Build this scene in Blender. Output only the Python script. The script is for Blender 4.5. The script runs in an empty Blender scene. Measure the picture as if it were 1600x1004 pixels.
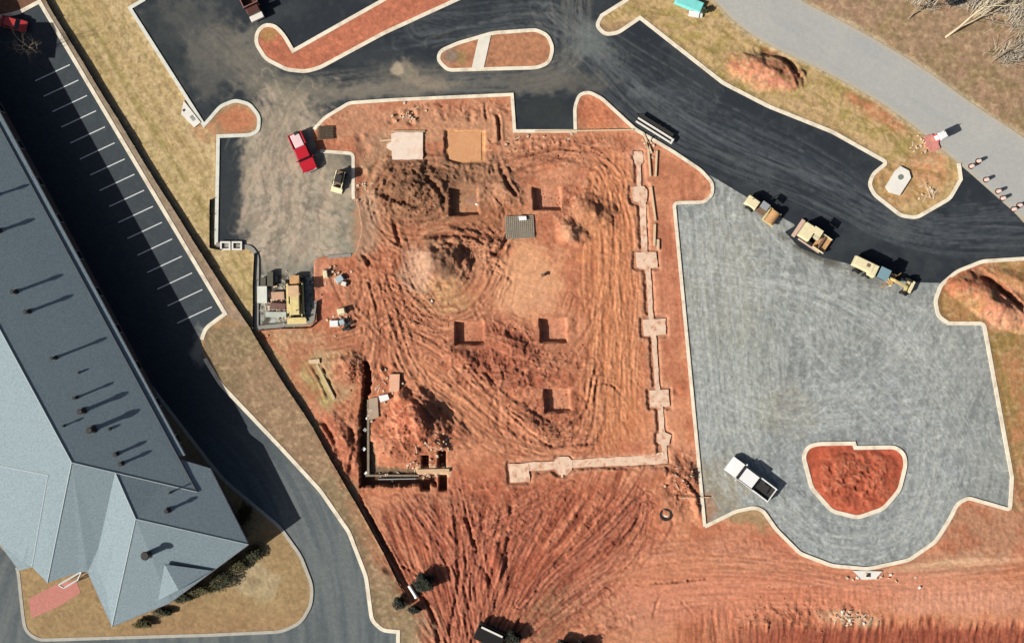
import bpy, bmesh, math, random
import numpy as np
from mathutils import Vector, Matrix
R = math.radians
random.seed(7)
C = bpy.context.scene.collection
scene = bpy.context.scene

# ------------------------------------------------------------------ camera, sky, sun, exposure
CAM_H = 200.0
cam = bpy.data.objects.new('camera', bpy.data.cameras.new('camera'))
C.objects.link(cam)
cam.location = (0, 0, CAM_H)
cam.rotation_euler = (0, 0, 0)
cam.data.lens = 45.0
cam.data.sensor_width = 36.0
cam.data.clip_start = 1.0
cam.data.clip_end = 6000.0
scene.camera = cam

SUN_EL, SUN_AZ = 35.0, 24.0          # light travels towards +x, turned SUN_AZ towards +y
world = bpy.data.worlds.new('World'); scene.world = world
world.use_nodes = True
wn = world.node_tree
bg = wn.nodes['Background']
sky = wn.nodes.new('ShaderNodeTexSky')
sky.sky_type = 'NISHITA'; sky.sun_disc = False
sky.sun_elevation = R(SUN_EL); sky.sun_rotation = R(270 - SUN_AZ)
sky.air_density = 0.8; sky.dust_density = 3.0; sky.ozone_density = 0.4
wn.links.new(sky.outputs[0], bg.inputs[0])
bg.inputs[1].default_value = 0.05
sl = bpy.data.lights.new('sun', 'SUN'); sl.energy = 5.0; sl.angle = R(0.5); sl.color = (1.0, 0.95, 0.87)
so = bpy.data.objects.new('sun', sl); C.objects.link(so)
trav = Vector((math.cos(R(SUN_AZ))*math.cos(R(SUN_EL)), math.sin(R(SUN_AZ))*math.cos(R(SUN_EL)), -math.sin(R(SUN_EL))))
so.rotation_euler = trav.to_track_quat('-Z', 'Y').to_euler()
so.location = (-60, -30, 80)
scene.view_settings.view_transform = 'Standard'
scene.view_settings.look = 'None'
scene.view_settings.exposure = 0.92
scene.view_settings.gamma = 1.0
ELUM = 1.93                            # picture value of a white sheet lying on the ground

# ------------------------------------------------------------------ helpers
def P(px, py, z=0.0):
    """plan point: 10 units of the survey plan = 1 m; z lifts it along the sight line"""
    k = (CAM_H - z)/CAM_H
    return Vector(((px-800)*0.1*k, (502-py)*0.1*k, z))

def lin(c):
    c = np.asarray(c, dtype=float)/255.0
    return np.where(c <= 0.04045, c/12.92, ((c+0.055)/1.055)**2.4)

def alb(c):
    return tuple(float(min(0.9, max(0.004, v))) for v in lin(c)/ELUM)

MATS = {}
def mat(name, rgb, rough=0.7, var=0.12, scale=1.5, bump=0.0, metal=0.0, stain=None, raw=False, spec=0.3):
    if name in MATS: return MATS[name]
    m = bpy.data.materials.new(name); m.use_nodes = True
    nt = m.node_tree; b = nt.nodes['Principled BSDF']
    a = rgb if raw else alb(rgb)
    tc = nt.nodes.new('ShaderNodeTexCoord')
    n = nt.nodes.new('ShaderNodeTexNoise'); n.inputs['Scale'].default_value = scale
    n.inputs['Detail'].default_value = 6; n.inputs['Roughness'].default_value = 0.65
    nt.links.new(tc.outputs['Object'], n.inputs['Vector'])
    cr = nt.nodes.new('ShaderNodeMapRange')
    cr.inputs['From Min'].default_value = 0.3; cr.inputs['From Max'].default_value = 0.7
    cr.inputs['To Min'].default_value = 1-var; cr.inputs['To Max'].default_value = 1+var
    nt.links.new(n.outputs[0], cr.inputs['Value'])
    mx = nt.nodes.new('ShaderNodeVectorMath'); mx.operation = 'SCALE'
    mx.inputs[0].default_value = a
    nt.links.new(cr.outputs[0], mx.inputs['Scale'])
    nt.links.new(mx.outputs[0], b.inputs['Base Color'])
    if stain:                                   # dirt smeared over the surface in patches
        n3 = nt.nodes.new('ShaderNodeTexNoise'); n3.inputs['Scale'].default_value = stain[1]; n3.inputs['Detail'].default_value = 7; n3.inputs['Roughness'].default_value = .7
        nt.links.new(tc.outputs['Object'], n3.inputs['Vector'])
        r3 = nt.nodes.new('ShaderNodeMapRange'); r3.inputs['From Min'].default_value = .5; r3.inputs['From Max'].default_value = .64; r3.inputs['To Max'].default_value = stain[2]
        nt.links.new(n3.outputs[0], r3.inputs['Value'])
        mm = nt.nodes.new('ShaderNodeMix'); mm.data_type = 'RGBA'; mm.inputs['B'].default_value = (*alb(stain[0]), 1)
        nt.links.new(r3.outputs[0], mm.inputs['Factor']); nt.links.new(mx.outputs[0], mm.inputs['A']); nt.links.new(mm.outputs['Result'], b.inputs['Base Color'])
    b.inputs['Roughness'].default_value = rough; b.inputs['Metallic'].default_value = metal
    b.inputs['Specular IOR Level'].default_value = spec
    if bump:
        bp = nt.nodes.new('ShaderNodeBump'); bp.inputs['Strength'].default_value = bump
        bp.inputs['Distance'].default_value = 0.05
        n2 = nt.nodes.new('ShaderNodeTexNoise'); n2.inputs['Scale'].default_value = scale*6
        n2.inputs['Detail'].default_value = 4
        nt.links.new(tc.outputs['Object'], n2.inputs['Vector'])
        nt.links.new(n2.outputs[0], bp.inputs['Height']); nt.links.new(bp.outputs[0], b.inputs['Normal'])
    MATS[name] = m
    return m

def vmat(name, rough=0.9, var=0.25, scales=(2.5, 9.0), bump=0.4, stretch=(1, 1, 1), spec=0.2):
    """ground material: the stored soil/paving colour times two grains of noise"""
    m = bpy.data.materials.new(name); m.use_nodes = True
    nt = m.node_tree; b = nt.nodes['Principled BSDF']
    at = nt.nodes.new('ShaderNodeAttribute'); at.attribute_name = 'soil'
    tc = nt.nodes.new('ShaderNodeTexCoord')
    mp = nt.nodes.new('ShaderNodeMapping'); mp.inputs['Scale'].default_value = stretch
    nt.links.new(tc.outputs['Object'], mp.inputs[0])
    prev = at.outputs['Color']; h = None
    for i, s in enumerate(scales):
        n = nt.nodes.new('ShaderNodeTexNoise'); n.inputs['Scale'].default_value = s
        n.inputs['Detail'].default_value = 5; n.inputs['Roughness'].default_value = 0.6
        nt.links.new(mp.outputs[0], n.inputs['Vector'])
        cr = nt.nodes.new('ShaderNodeMapRange')
        cr.inputs['From Min'].default_value = 0.3; cr.inputs['From Max'].default_value = 0.7
        cr.inputs['To Min'].default_value = 1-var; cr.inputs['To Max'].default_value = 1+var
        nt.links.new(n.outputs[0], cr.inputs['Value'])
        mx = nt.nodes.new('ShaderNodeVectorMath'); mx.operation = 'SCALE'
        nt.links.new(prev, mx.inputs[0]); nt.links.new(cr.outputs[0], mx.inputs['Scale'])
        prev = mx.outputs[0]; h = n.outputs[0] if i == 0 else h
    nt.links.new(prev, b.inputs['Base Color'])
    b.inputs['Roughness'].default_value = rough; b.inputs['Specular IOR Level'].default_value = spec
    if bump:
        bp = nt.nodes.new('ShaderNodeBump'); bp.inputs['Strength'].default_value = bump
        bp.inputs['Distance'].default_value = 0.08
        nt.links.new(h, bp.inputs['Height']); nt.links.new(bp.outputs[0], b.inputs['Normal'])
    return m

def tag(o, label=None, cat=None, group=None, kind=None):
    if label: o['label'] = label
    if cat: o['category'] = cat
    if group: o['group'] = group
    if kind: o['kind'] = kind
    return o

def thing(name, loc, rz, label, cat, group=None):
    o = bpy.data.objects.new(name, None); C.objects.link(o)
    o.location = loc; o.rotation_euler = (0, 0, rz); o.empty_display_size = 0.3
    return tag(o, label, cat, group)

class MB:
    def __init__(s): s.bm = bmesh.new()
    def box(s, c, d, rz=0.0, bev=0.0, top=None):
        """c centre of base, d full sizes; top = (sx, sy) scale of the top face"""
        hx, hy = d[0]/2, d[1]/2; t = top or (1, 1)
        cs, sn = math.cos(rz), math.sin(rz)
        vs = []
        for z, (fx, fy) in ((0, (1, 1)), (d[2], t)):
            for x, y in ((-hx, -hy), (hx, -hy), (hx, hy), (-hx, hy)):
                x *= fx; y *= fy
                vs.append(s.bm.verts.new((c[0]+x*cs-y*sn, c[1]+x*sn+y*cs, c[2]+z)))
        fs = [s.bm.faces.new([vs[i] for i in f]) for f in ((3, 2, 1, 0), (4, 5, 6, 7), (0, 1, 5, 4), (1, 2, 6, 5), (2, 3, 7, 6), (3, 0, 4, 7))]
        if bev:
            es = list({e for f in fs for e in f.edges})
            bmesh.ops.bevel(s.bm, geom=es, offset=bev, segments=2, affect='EDGES', profile=0.6)
        return s
    def cyl(s, a, b, r, r2=None, n=16):
        a = Vector(a); b = Vector(b); r2 = r if r2 is None else r2
        d = (b-a); q = d.to_track_quat('Z', 'Y')
        ra = []; rb = []
        for i in range(n):
            t = 2*math.pi*i/n
            o = q @ Vector((math.cos(t), math.sin(t), 0))
            ra.append(s.bm.verts.new(a+o*r)); rb.append(s.bm.verts.new(b+o*r2))
        for i in range(n):
            j = (i+1) % n
            s.bm.faces.new((ra[i], ra[j], rb[j], rb[i]))
        s.bm.faces.new(list(reversed(ra))); s.bm.faces.new(rb)
        return s
    def prism(s, pts, z0, z1):
        lo = [s.bm.verts.new((p[0], p[1], z0)) for p in pts]; hi = [s.bm.verts.new((p[0], p[1], z1)) for p in pts]
        n = len(pts)
        for i in range(n):
            j = (i+1) % n; s.bm.faces.new((lo[i], lo[j], hi[j], hi[i]))
        s.bm.faces.new(list(reversed(lo))); s.bm.faces.new(hi)
        return s
    def side(s, prof, y0, y1, bev=0.0):
        """profile in x,z swept across y"""
        a = [s.bm.verts.new((p[0], y0, p[1])) for p in prof]; b = [s.bm.verts.new((p[0], y1, p[1])) for p in prof]
        n = len(prof); fs = []
        for i in range(n):
            j = (i+1) % n; fs.append(s.bm.faces.new((a[j], a[i], b[i], b[j])))
        fs.append(s.bm.faces.new(a)); fs.append(s.bm.faces.new(list(reversed(b))))
        if bev:
            es = list({e for f in fs for e in f.edges})
            bmesh.ops.bevel(s.bm, geom=es, offset=bev, segments=2, affect='EDGES', profile=0.6)
        return s
    def tube(s, pts, r, n=6):
        for i in range(len(pts)-1):
            s.cyl(pts[i], pts[i+1], r if not isinstance(r, (list, tuple)) else r[i], r if not isinstance(r, (list, tuple)) else r[i+1], n)
        return s
    def face(s, pts):
        return s.bm.faces.new([s.bm.verts.new(p) for p in pts])
    def build(s, name, m, parent=None, smooth=False, label=None):
        bmesh.ops.recalc_face_normals(s.bm, faces=s.bm.faces[:])
        me = bpy.data.meshes.new(name); s.bm.to_mesh(me); s.bm.free()
        me.materials.append(m)
        if smooth:
            for p in me.polygons: p.use_smooth = True
        o = bpy.data.objects.new(name, me); C.objects.link(o)
        if parent: o.parent = parent
        if label: o['label'] = label
        return o

def copy_tree(o, parent=None):
    c = o.copy(); C.objects.link(c)
    if parent: c.parent = parent
    for ch in list(o.children): copy_tree(ch, c)
    return c

# ------------------------------------------------------------------ numpy noise and plan painting
def _hash(ix, iy, seed):
    h = (ix.astype(np.int64)*374761393 + iy.astype(np.int64)*668265263 + seed*1442695041) & 0xffffffff
    h = ((h ^ (h >> 13))*1274126177) & 0xffffffff
    h = h ^ (h >> 16)
    return (h & 0xffff).astype(np.float32)/65535.0
def vnoise(x, y, seed=0):
    ix = np.floor(x); iy = np.floor(y)
    fx = (x-ix).astype(np.float32); fy = (y-iy).astype(np.float32)
    fx = fx*fx*(3-2*fx); fy = fy*fy*(3-2*fy)
    ix = ix.astype(np.int64); iy = iy.astype(np.int64)
    a = _hash(ix, iy, seed); b = _hash(ix+1, iy, seed); c = _hash(ix, iy+1, seed); d = _hash(ix+1, iy+1, seed)
    return (a+(b-a)*fx)*(1-fy)+(c+(d-c)*fx)*fy          # 0..1
def fbm(x, y, seed=0, oct=4, rough=0.5):
    s = 0; a = 1.0; t = 0
    for k in range(oct):
        # turn each octave so that the lattice does not show
        cs, sn = math.cos(0.7*k+0.3), math.sin(0.7*k+0.3)
        f = 2.03**k
        s = s + a*vnoise((x*cs-y*sn)*f+17.3*k, (x*sn+y*cs)*f-9.1*k, seed+k*31); t += a; a *= rough
    return s/t                                              # 0..1, mean .5
def sstep(a, b, x):
    t = np.clip((x-a)/(b-a), 0, 1); return t*t*(3-2*t)
def inside(poly, X, Y):
    p = np.zeros(X.shape, bool); n = len(poly)
    for i in range(n):
        x1, y1 = poly[i]; x2, y2 = poly[(i+1) % n]
        if y1 == y2: continue
        c = ((y1 > Y) != (y2 > Y)) & (X < (x2-x1)*(Y-y1)/(y2-y1)+x1)
        p ^= c
    return p
def pdist(poly, X, Y, closed=True, cap=60.0):
    D = np.full(X.shape, cap*cap, dtype=np.float32)
    n = len(poly); xs = X[0, :]; ys = Y[:, 0]
    for i in range(n if closed else n-1):
        x1, y1 = poly[i]; x2, y2 = poly[(i+1) % n]
        i0 = np.searchsorted(xs, min(x1, x2)-cap); i1 = np.searchsorted(xs, max(x1, x2)+cap)
        j0 = np.searchsorted(ys, min(y1, y2)-cap); j1 = np.searchsorted(ys, max(y1, y2)+cap)
        if i1 <= i0 or j1 <= j0: continue
        sx = X[j0:j1, i0:i1]; sy = Y[j0:j1, i0:i1]
        dx, dy = x2-x1, y2-y1; L = dx*dx+dy*dy or 1e-9
        t = np.clip(((sx-x1)*dx+(sy-y1)*dy)/L, 0, 1)
        d = (sx-x1-t*dx)**2+(sy-y1-t*dy)**2
        D[j0:j1, i0:i1] = np.minimum(D[j0:j1, i0:i1], d)
    return np.sqrt(D)
def sdist(poly, X, Y, cap=60.0):
    d = pdist(poly, X, Y, True, cap)
    return np.where(inside(poly, X, Y), -d, d)             # negative inside
def chaikin(pts, n=2, closed=False):
    for _ in range(n):
        out = []; m = len(pts)
        rng = range(m if closed else m-1)
        if not closed: out.append(pts[0])
        for i in rng:
            a = pts[i]; b = pts[(i+1) % m]
            out.append((a[0]*.75+b[0]*.25, a[1]*.75+b[1]*.25)); out.append((a[0]*.25+b[0]*.75, a[1]*.25+b[1]*.75))
        if not closed: out.append(pts[-1])
        pts = out
    return pts
def rnd(pts, r=6, closed=True, sharp=()):
    """round every corner with a short curve of about r plan units"""
    out = []; m = len(pts)
    for i, p in enumerate(pts):
        if (not closed and i in (0, m-1)) or i in sharp: out.append(p); continue
        a = pts[i-1]; b = pts[(i+1) % m]
        def tow(q):
            d = math.hypot(q[0]-p[0], q[1]-p[1]); k = min(r, d*0.45)/d
            return (p[0]+(q[0]-p[0])*k, p[1]+(q[1]-p[1])*k)
        s = tow(a); e = tow(b)
        for t in (0, .25, .5, .75, 1):
            out.append(((1-t)**2*s[0]+2*t*(1-t)*p[0]+t*t*e[0], (1-t)**2*s[1]+2*t*(1-t)*p[1]+t*t*e[1]))
    return out

# ------------------------------------------------------------------ plan outlines
PARK = rnd([(-500, 60), (0, 27), (30, 20), (62, 3), (352, 490), (322, 512), (315, 530), (320, 560), (345, 600), (440, 700), (500, 765), (545, 830), (572, 900), (581, 968), (598, 984), (622, 986), (622, 1300), (-500, 1300)], 8, sharp=(0, 3, 4, 15, 16, 17))
BLOT = rnd([(-520, -300), (-260, -300), (218, 580), (326, 721), (352, 752), (437, 822), (470, 868), (488, 915), (486, 945), (470, 972), (440, 986), (330, 991), (60, 999), (40, 985), (36, 960), (28, 885), (0, 850), (-520, 560)], 12, sharp=(0, 1, 2, 17))
# the new drive and lots: one outline round everything that is paved on the building site
SITE = rnd([(225, -140), (225, 0), (203, 13), (319, 196), (345, 166), (368, 157), (390, 163), (405, 182), (404, 204), (392, 211), (341, 213), (338, 382),
  (392, 386), (402, 400), (401, 512), (488, 504), (492, 470), (492, 405), (512, 401), (556, 398), (566, 360), (560, 318), (552, 312), (552, 240), (497, 236), (488, 205), (508, 184), (546, 161), (620, 156), (800, 148), (804, 205),
  (899, 205), (898, 168), (905, 148), (920, 144), (940, 154), (992, 202), (1050, 236), (1095, 266), (1113, 286), (1113, 304), (1100, 316), (1053, 317), (1076, 560), (1101, 822),
  (1150, 798), (1178, 792), (1192, 797), (1212, 826), (1250, 864), (1300, 883), (1355, 888), (1420, 874), (1462, 845), (1484, 810), (1496, 786), (1512, 777), (1578, 796), (1581, 745), (1537, 505),
  (1482, 505), (1466, 494), (1461, 470), (1470, 445), (1495, 424), (1535, 408), (1600, 404), (1800, 400), (1800, 520), (1830, 520), (1830, 340), (1650, 390), (1600, 348), (1514, 258), (1498, 255), (1501, 280), (1484, 310), (1432, 340), (1408, 337), (1366, 304), (1358, 288), (1364, 272), (1386, 254),
  (1300, 206), (1200, 166), (1130, 130), (1000, 28), (965, 52), (945, 54), (932, 40), (940, 25), (983, -2), (1060, -140)], 7,
  sharp=(0, 1, 2, 3, 10, 11, 14, 29, 30, 31, 43, 44, 45, 58, 60, 67, 68, 69, 70, 71, 72, 73, 74, 75, 86, 90, 94, 95))
ISL_A = rnd([(402, 50), (414, 39), (430, 41), (444, 56), (458, 80), (600, 0), (640, -23), (760, -23), (718, -2), (600, 52), (500, 106), (478, 112), (448, 109), (415, 92), (400, 68)], 8, sharp=(4, 5, 6, 7))
ISL_B = rnd([(684, 94), (688, 80), (715, 68), (770, 52), (838, 47), (856, 56), (864, 76), (858, 98), (840, 106), (765, 108), (700, 110)], 8)
ISL_C = rnd([(1255, 712), (1262, 698), (1276, 693), (1334, 692), (1336, 699), (1398, 698), (1412, 708), (1415, 725), (1405, 765), (1380, 794), (1340, 808), (1300, 798), (1268, 762)], 8, sharp=(3, 4))
GRAVEL_EDGE = [(1095, 266), (1122, 281), (1160, 304), (1215, 336), (1244, 352), (1226, 362), (1250, 387), (1285, 402), (1322, 411), (1352, 422), (1395, 438), (1436, 441), (1470, 442)]
ROAD = [(980, -140), (1115, 0), (1150, 38), (1200, 71), (1300, 117), (1400, 174), (1500, 257), (1560, 310), (1600, 345), (1860, 570), (1860, 400), (1600, 214), (1520, 163), (1440, 104), (1330, 40), (1248, 0), (1020, -140)]
ROAD = chaikin(ROAD, 1, True)

# ------------------------------------------------------------------ the ground: one modelled sheet
SP = 1.8
gx = np.arange(-170, 1771, SP, dtype=np.float32); gy = np.arange(-150, 1155, SP, dtype=np.float32)
X, Y = np.meshgrid(gx, gy)
NX = X+ (fbm(X/14, Y/14, 5, 3)-.5)*16; NY = Y+(fbm(X/14, Y/14, 9, 3)-.5)*16   # wobbled plan, for uneven edges
f1 = fbm(X/60, Y/60, 1, 4); f2 = fbm(X/18, Y/18, 2, 4); f3 = fbm(X/6, Y/6, 3, 3); f4 = vnoise(X/2.6, Y/2.6, 4)
COL = np.zeros(X.shape+(3,), np.float32); COL[:] = (166, 136, 101)
Hh = np.zeros(X.shape, np.float32)

def paint(mask, rgb):
    global COL
    COL += mask[..., None]*(np.array(rgb, np.float32)-COL)
def pmask(poly, soft=6, wob=True):
    xx, yy = (NX, NY) if wob else (X, Y)
    return 1-sstep(-soft, soft, _sd_w(poly, wob))
def _sd_w(poly, wob):
    d = sdist(poly, X, Y, 40)
    return d+(f2-.5)*26*(1 if wob else 0)
def ell(cx, cy, rx, ry, ang=0, wob=0.35):
    c, s = math.cos(R(ang)), math.sin(R(ang))
    u = ((X-cx)*c+(Y-cy)*s)/rx; v = (-(X-cx)*s+(Y-cy)*c)/ry
    return np.sqrt(u*u+v*v)+(f2-.5)*2*wob
def spot(cx, cy, rx, ry, ang, rgb, k=1.0, soft=.45, wob=.35):
    paint(k*(1-sstep(1-soft, 1+soft*.4, ell(cx, cy, rx, ry, ang, wob))), rgb)
def mound(cx, cy, rx, ry, ang, h, p=1.0, wob=.3):
    global Hh
    Hh += h*np.clip(1-ell(cx, cy, rx, ry, ang, wob), 0, 1)**p
def ridge(x, y, s, o=3):
    return 1-2*np.abs(fbm(x, y, s, o, .55)-.5)*1.6
def streak(u, v, fu, fv, s):
    return fbm(u/fu, v/fv, s, 3, .6)-.5

# regions --------------------------------------------------------------
dirt = pmask([(560, 130), (1100, 150), (1120, 320), (1110, 800), (1250, 860), (1640, 700), (1900, 800), (1900, 1300), (650, 1300), (640, 940), (560, 780), (440, 560), (400, 520), (500, 400), (470, 180)], 5)
verge_w = pmask([(60, -160), (225, -160), (203, 13), (319, 196), (336, 213), (336, 383), (400, 392), (402, 515), (392, 512), (75, 0), (-10, -160)], 2, False)
strip_w = pmask([(62, 3), (-20, -160), (-5, -160), (75, 0), (390, 512), (352, 492)], 2, False)
verge_n = pmask([(985, -160), (1115, -10), (1200, 71), (1300, 117), (1400, 174), (1500, 257), (1500, 290), (1430, 345), (1350, 300), (1380, 255), (1130, 132), (1000, 30), (920, 40)], 3, False)
field_ne = pmask([(1040, -160), (1248, 0), (1330, 38), (1440, 103), (1520, 162), (1600, 213), (1900, 420), (1900, -160)], 3, False)
strip_e = pmask([(1460, 400), (1900, 400), (1900, 760), (1582, 800), (1578, 740), (1535, 505), (1470, 500)], 3, False)
low_w = pmask([(318, 515), (392, 508), (440, 580), (642, 935), (660, 1004), (690, 1160), (622, 1160), (622, 986), (583, 970), (545, 830), (440, 700), (320, 560)], 3, False)
tri_w = pmask([(395, 512), (500, 512), (548, 520), (560, 560), (553, 640), (530, 660), (480, 620), (440, 575)], 4)

u_w = (X-75)*.527+(Y-0)*.85; v_w = (X-75)*.85-(Y)*.527       # along / across the western verge
paint(dirt, (201, 133, 98))
# western verge: mown dry grass in long bands
paint(verge_w, (197, 172, 124))
b = sstep(.42, .62, fbm(v_w/11, u_w/140, 21, 3)); paint(verge_w*b*.5, (174, 152, 94))
b = sstep(.52, .7, fbm(v_w/7, u_w/60, 22, 4)); paint(verge_w*b*.7, (214, 190, 146))
for c0, w, a, rgb in ((34, 5, .75, (128, 120, 58)), (58, 5, .5, (150, 124, 74)), (16, 5, .5, (160, 146, 84))):
    paint(verge_w*a*np.exp(-((v_w-c0+(f1-.5)*10)/w)**2)*sstep(.35, .6, f2+.15), rgb)
paint(verge_w*sstep(95, 125, v_w+(f2-.5)*50)*.6, (197, 142, 102))
paint(verge_w*sstep(.55, .68, f3)*.35, (150, 118, 80))
paint(strip_w, (164, 146, 124)); paint(strip_w*sstep(250, 460, Y)*.6, (172, 142, 122)); paint(strip_w*sstep(.5, .65, f2)*.4, (146, 128, 100))
paint(low_w, (146, 124, 96)); paint(low_w*sstep(.45, .7, f2)*.3, (134, 120, 84)); paint(low_w*sstep(.5, .7, f1)*.6, (166, 132, 106))
paint(tri_w, (182, 146, 106)); spot(492, 598, 20, 46, -28, (160, 156, 88), .8); spot(484, 590, 28, 50, -28, (196, 172, 124), .45)
paint(verge_n, (188, 160, 112)); paint(verge_n*sstep(.45, .62, fbm(X/20+Y/40, Y/12, 25, 4))*.75, (162, 144, 82))
paint(verge_n*sstep(.5, .68, fbm(X/30, Y/16, 26, 4))*.6, (203, 166, 128))
paint(field_ne, (160, 132, 106)); paint(field_ne*sstep(.45, .65, fbm(X/26, Y/18, 27, 5))*.6, (146, 126, 88)); paint(field_ne*sstep(.5, .65, fbm(X/14, Y/22, 28, 4))*.5, (176, 138, 116))
paint(field_ne*sstep(.55, .75, f3)*.45, (126, 106, 84))
paint(strip_e, (166, 130, 84)); paint(strip_e*sstep(.45, .62, fbm(X/14, Y/40, 29, 4))*.6, (142, 122, 66)); paint(strip_e*sstep(.5, .7, fbm(X/22, Y/30, 30, 3))*.6, (192, 128, 92))
# lot of the building
lot = pmask([(200, 560), (500, 820), (500, 1000), (20, 1010), (0, 850), (-200, 600)], 3, False)*(X < 492)
paint(lot, (166, 136, 92)); paint(lot*sstep(.5, .66, f2)*.5, (150, 116, 78)); paint(lot*sstep(.5, .7, f1)*.5, (178, 152, 104))
spot(398, 905, 42, 34, 35, (192, 176, 140), .85, .25); spot(398, 907, 10, 8, 0, (120, 104, 80), .6)
paint(lot*sstep(935, 985, Y)*sstep(150, 250, X)*.6, (160, 116, 82))

# general soil variety
paint(dirt*sstep(.45, .7, f1)*.55, (214, 138, 98))
paint(dirt*sstep(.5, .7, fbm(X/40+7, Y/34, 33, 4))*.55, (180, 100, 66))
paint(dirt*sstep(.52, .75, f2)*.35, (172, 104, 74))
paint(dirt*sstep(.6, .8, f3)*.4, (222, 160, 124))

# site patches (x, y, rx, ry, turn, colour, strength)
for s in ((690, 330, 130, 100, 0, (168, 118, 86), .55), (640, 300, 85, 60, 0, (146, 106, 76), .8), (600, 290, 45, 60, 10, (172, 132, 98), .75), (690, 265, 130, 22, 0, (166, 122, 90), .7), (740, 200, 190, 46, 0, (188, 136, 102), .8),
          (560, 190, 52, 38, 0, (190, 132, 100), .8), (770, 350, 80, 60, 15, (172, 112, 76), .6), (690, 400, 60, 44, 0, (168, 128, 94), .85), (665, 415, 26, 34, 0, (186, 152, 126), .8), (730, 420, 30, 44, 10, (166, 118, 84), .6), (690, 462, 44, 34, 0, (188, 150, 100), .7),  # pale patch beside the mound paints its sunlit left side
          (820, 430, 58, 66, 10, (214, 150, 106), .85), (820, 465, 46, 26, 0, (208, 142, 114), .6), (950, 400, 46, 190, 3, (212, 132, 84), .75), (1055, 420, 40, 150, 4, (192, 118, 88), .7),
          (600, 470, 44, 90, 0, (204, 128, 92), .6), (620, 440, 60, 50, 0, (196, 112, 74), .5), (740, 570, 60, 46, 20, (172, 98, 74), .65), (800, 560, 90, 60, 10, (176, 98, 72), .55), (700, 620, 100, 40, 38, (212, 140, 100), .8), (830, 610, 110, 75, 10, (180, 98, 68), .6),
          (640, 670, 46, 52, 0, (196, 100, 70), .9), (650, 700, 50, 44, 0, (190, 118, 84), .5), (955, 640, 60, 60, 0, (206, 126, 82), .75), (760, 720, 70, 40, 0, (202, 128, 92), .6),
          (930, 700, 80, 20, 0, (188, 106, 78), .5), (820, 840, 200, 110, 0, (178, 90, 62), .9), (640, 790, 60, 26, 20, (208, 134, 98), .6), (900, 800, 110, 55, 0, (168, 84, 56), .55), (720, 940, 60, 70, 0, (174, 88, 62), .6),
          (1000, 880, 100, 34, -8, (196, 122, 88), .8), (1180, 860, 90, 34, 12, (198, 130, 100), .8), (1230, 850, 50, 40, 50, (192, 112, 84), .7), (1090, 930, 150, 46, 0, (206, 128, 98), .85), (1260, 930, 150, 40, 0, (204, 118, 86), .9), (1480, 930, 160, 30, 0, (204, 140, 110), .95), (1540, 830, 90, 50, 0, (176, 126, 96), .9), (1500, 880, 120, 22, -4, (184, 136, 106), .8),
          (1350, 912, 120, 18, 0, (186, 112, 86), .7), (860, 960, 40, 60, 30, (132, 100, 70), .85), (1010, 955, 60, 36, 0, (200, 132, 104), .7), (670, 985, 26, 40, 0, (162, 136, 108), .9), (648, 1000, 30, 60, 0, (150, 132, 102), .8),
          (1195, 112, 66, 26, 14, (204, 128, 100), 1.0), (1212, 122, 34, 14, 14, (216, 142, 118), .8), (1370, 175, 60, 16, 32, (192, 124, 88), .85), (1450, 265, 40, 38, 0, (206, 146, 106), .9), (1430, 300, 46, 30, 20, (192, 150, 104), .6), (1440, 240, 26, 20, 0, (214, 170, 130), .6), (1398, 290, 40, 36, 0, (190, 140, 96), .6),
          (1560, 460, 80, 44, 30, (206, 134, 104), .95), (1500, 440, 34, 30, 0, (190, 112, 82), .8), (1590, 430, 40, 22, 0, (176, 132, 84), .6), (1580, 500, 50, 20, 0, (214, 150, 122), .7), (1500, 480, 24, 22, 0, (180, 132, 88), .6),
          (370, 187, 34, 24, 0, (192, 124, 90), .9), (318, 205, 22, 20, 0, (196, 140, 104), .7), (372, 440, 24, 50, 0, (194, 168, 112), .4), (1050, 275, 50, 36, 20, (190, 118, 84), .9), (935, 175, 34, 30, 0, (196, 116, 80), .9), (1000, 240, 26, 30, 0, (206, 136, 104), .7),
          (500, 440, 34, 36, 0, (206, 136, 106), .7), (510, 480, 40, 30, 0, (204, 126, 96), .8), (480, 535, 70, 16, -4, (192, 142, 106), .7), (540, 580, 22, 26, 0, (176, 110, 80), .7), (535, 690, 28, 60, -30, (184, 104, 76), .8), (590, 570, 30, 34, 0, (196, 122, 88), .6), (575, 830, 16, 70, -28, (170, 120, 88), .5),
          (20, 5, 90, 22, -20, (120, 84, 66), .9), (96, 62, 20, 14, 0, (110, 100, 80), .4), (1330, 965, 60, 14, 10, (214, 190, 150), .6), (1480, 878, 60, 5, -5, (214, 180, 140), .7), (1110, 700, 18, 100, 0, (186, 106, 76), .5), (1070, 740, 24, 30, 0, (150, 92, 66), .7)):
    spot(*s)
for isl, rgb in ((ISL_A, (190, 116, 88)), (ISL_B, (180, 126, 94)), (ISL_C, (182, 90, 64))):
    m = pmask(isl, 1, False); paint(m, rgb); paint(m*sstep(.45, .7, f2)*.5, tuple(c*.86 for c in rgb)); paint(m*sstep(.55, .75, f3)*.5, tuple(min(255, c*1.14) for c in rgb))
spot(418, 55, 16, 12, 0, (166, 132, 84), .8); spot(706, 88, 14, 12, 0, (128, 120, 112), .7, wob=.1); spot(722, 92, 10, 14, 0, (150, 134, 84), .6)
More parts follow.
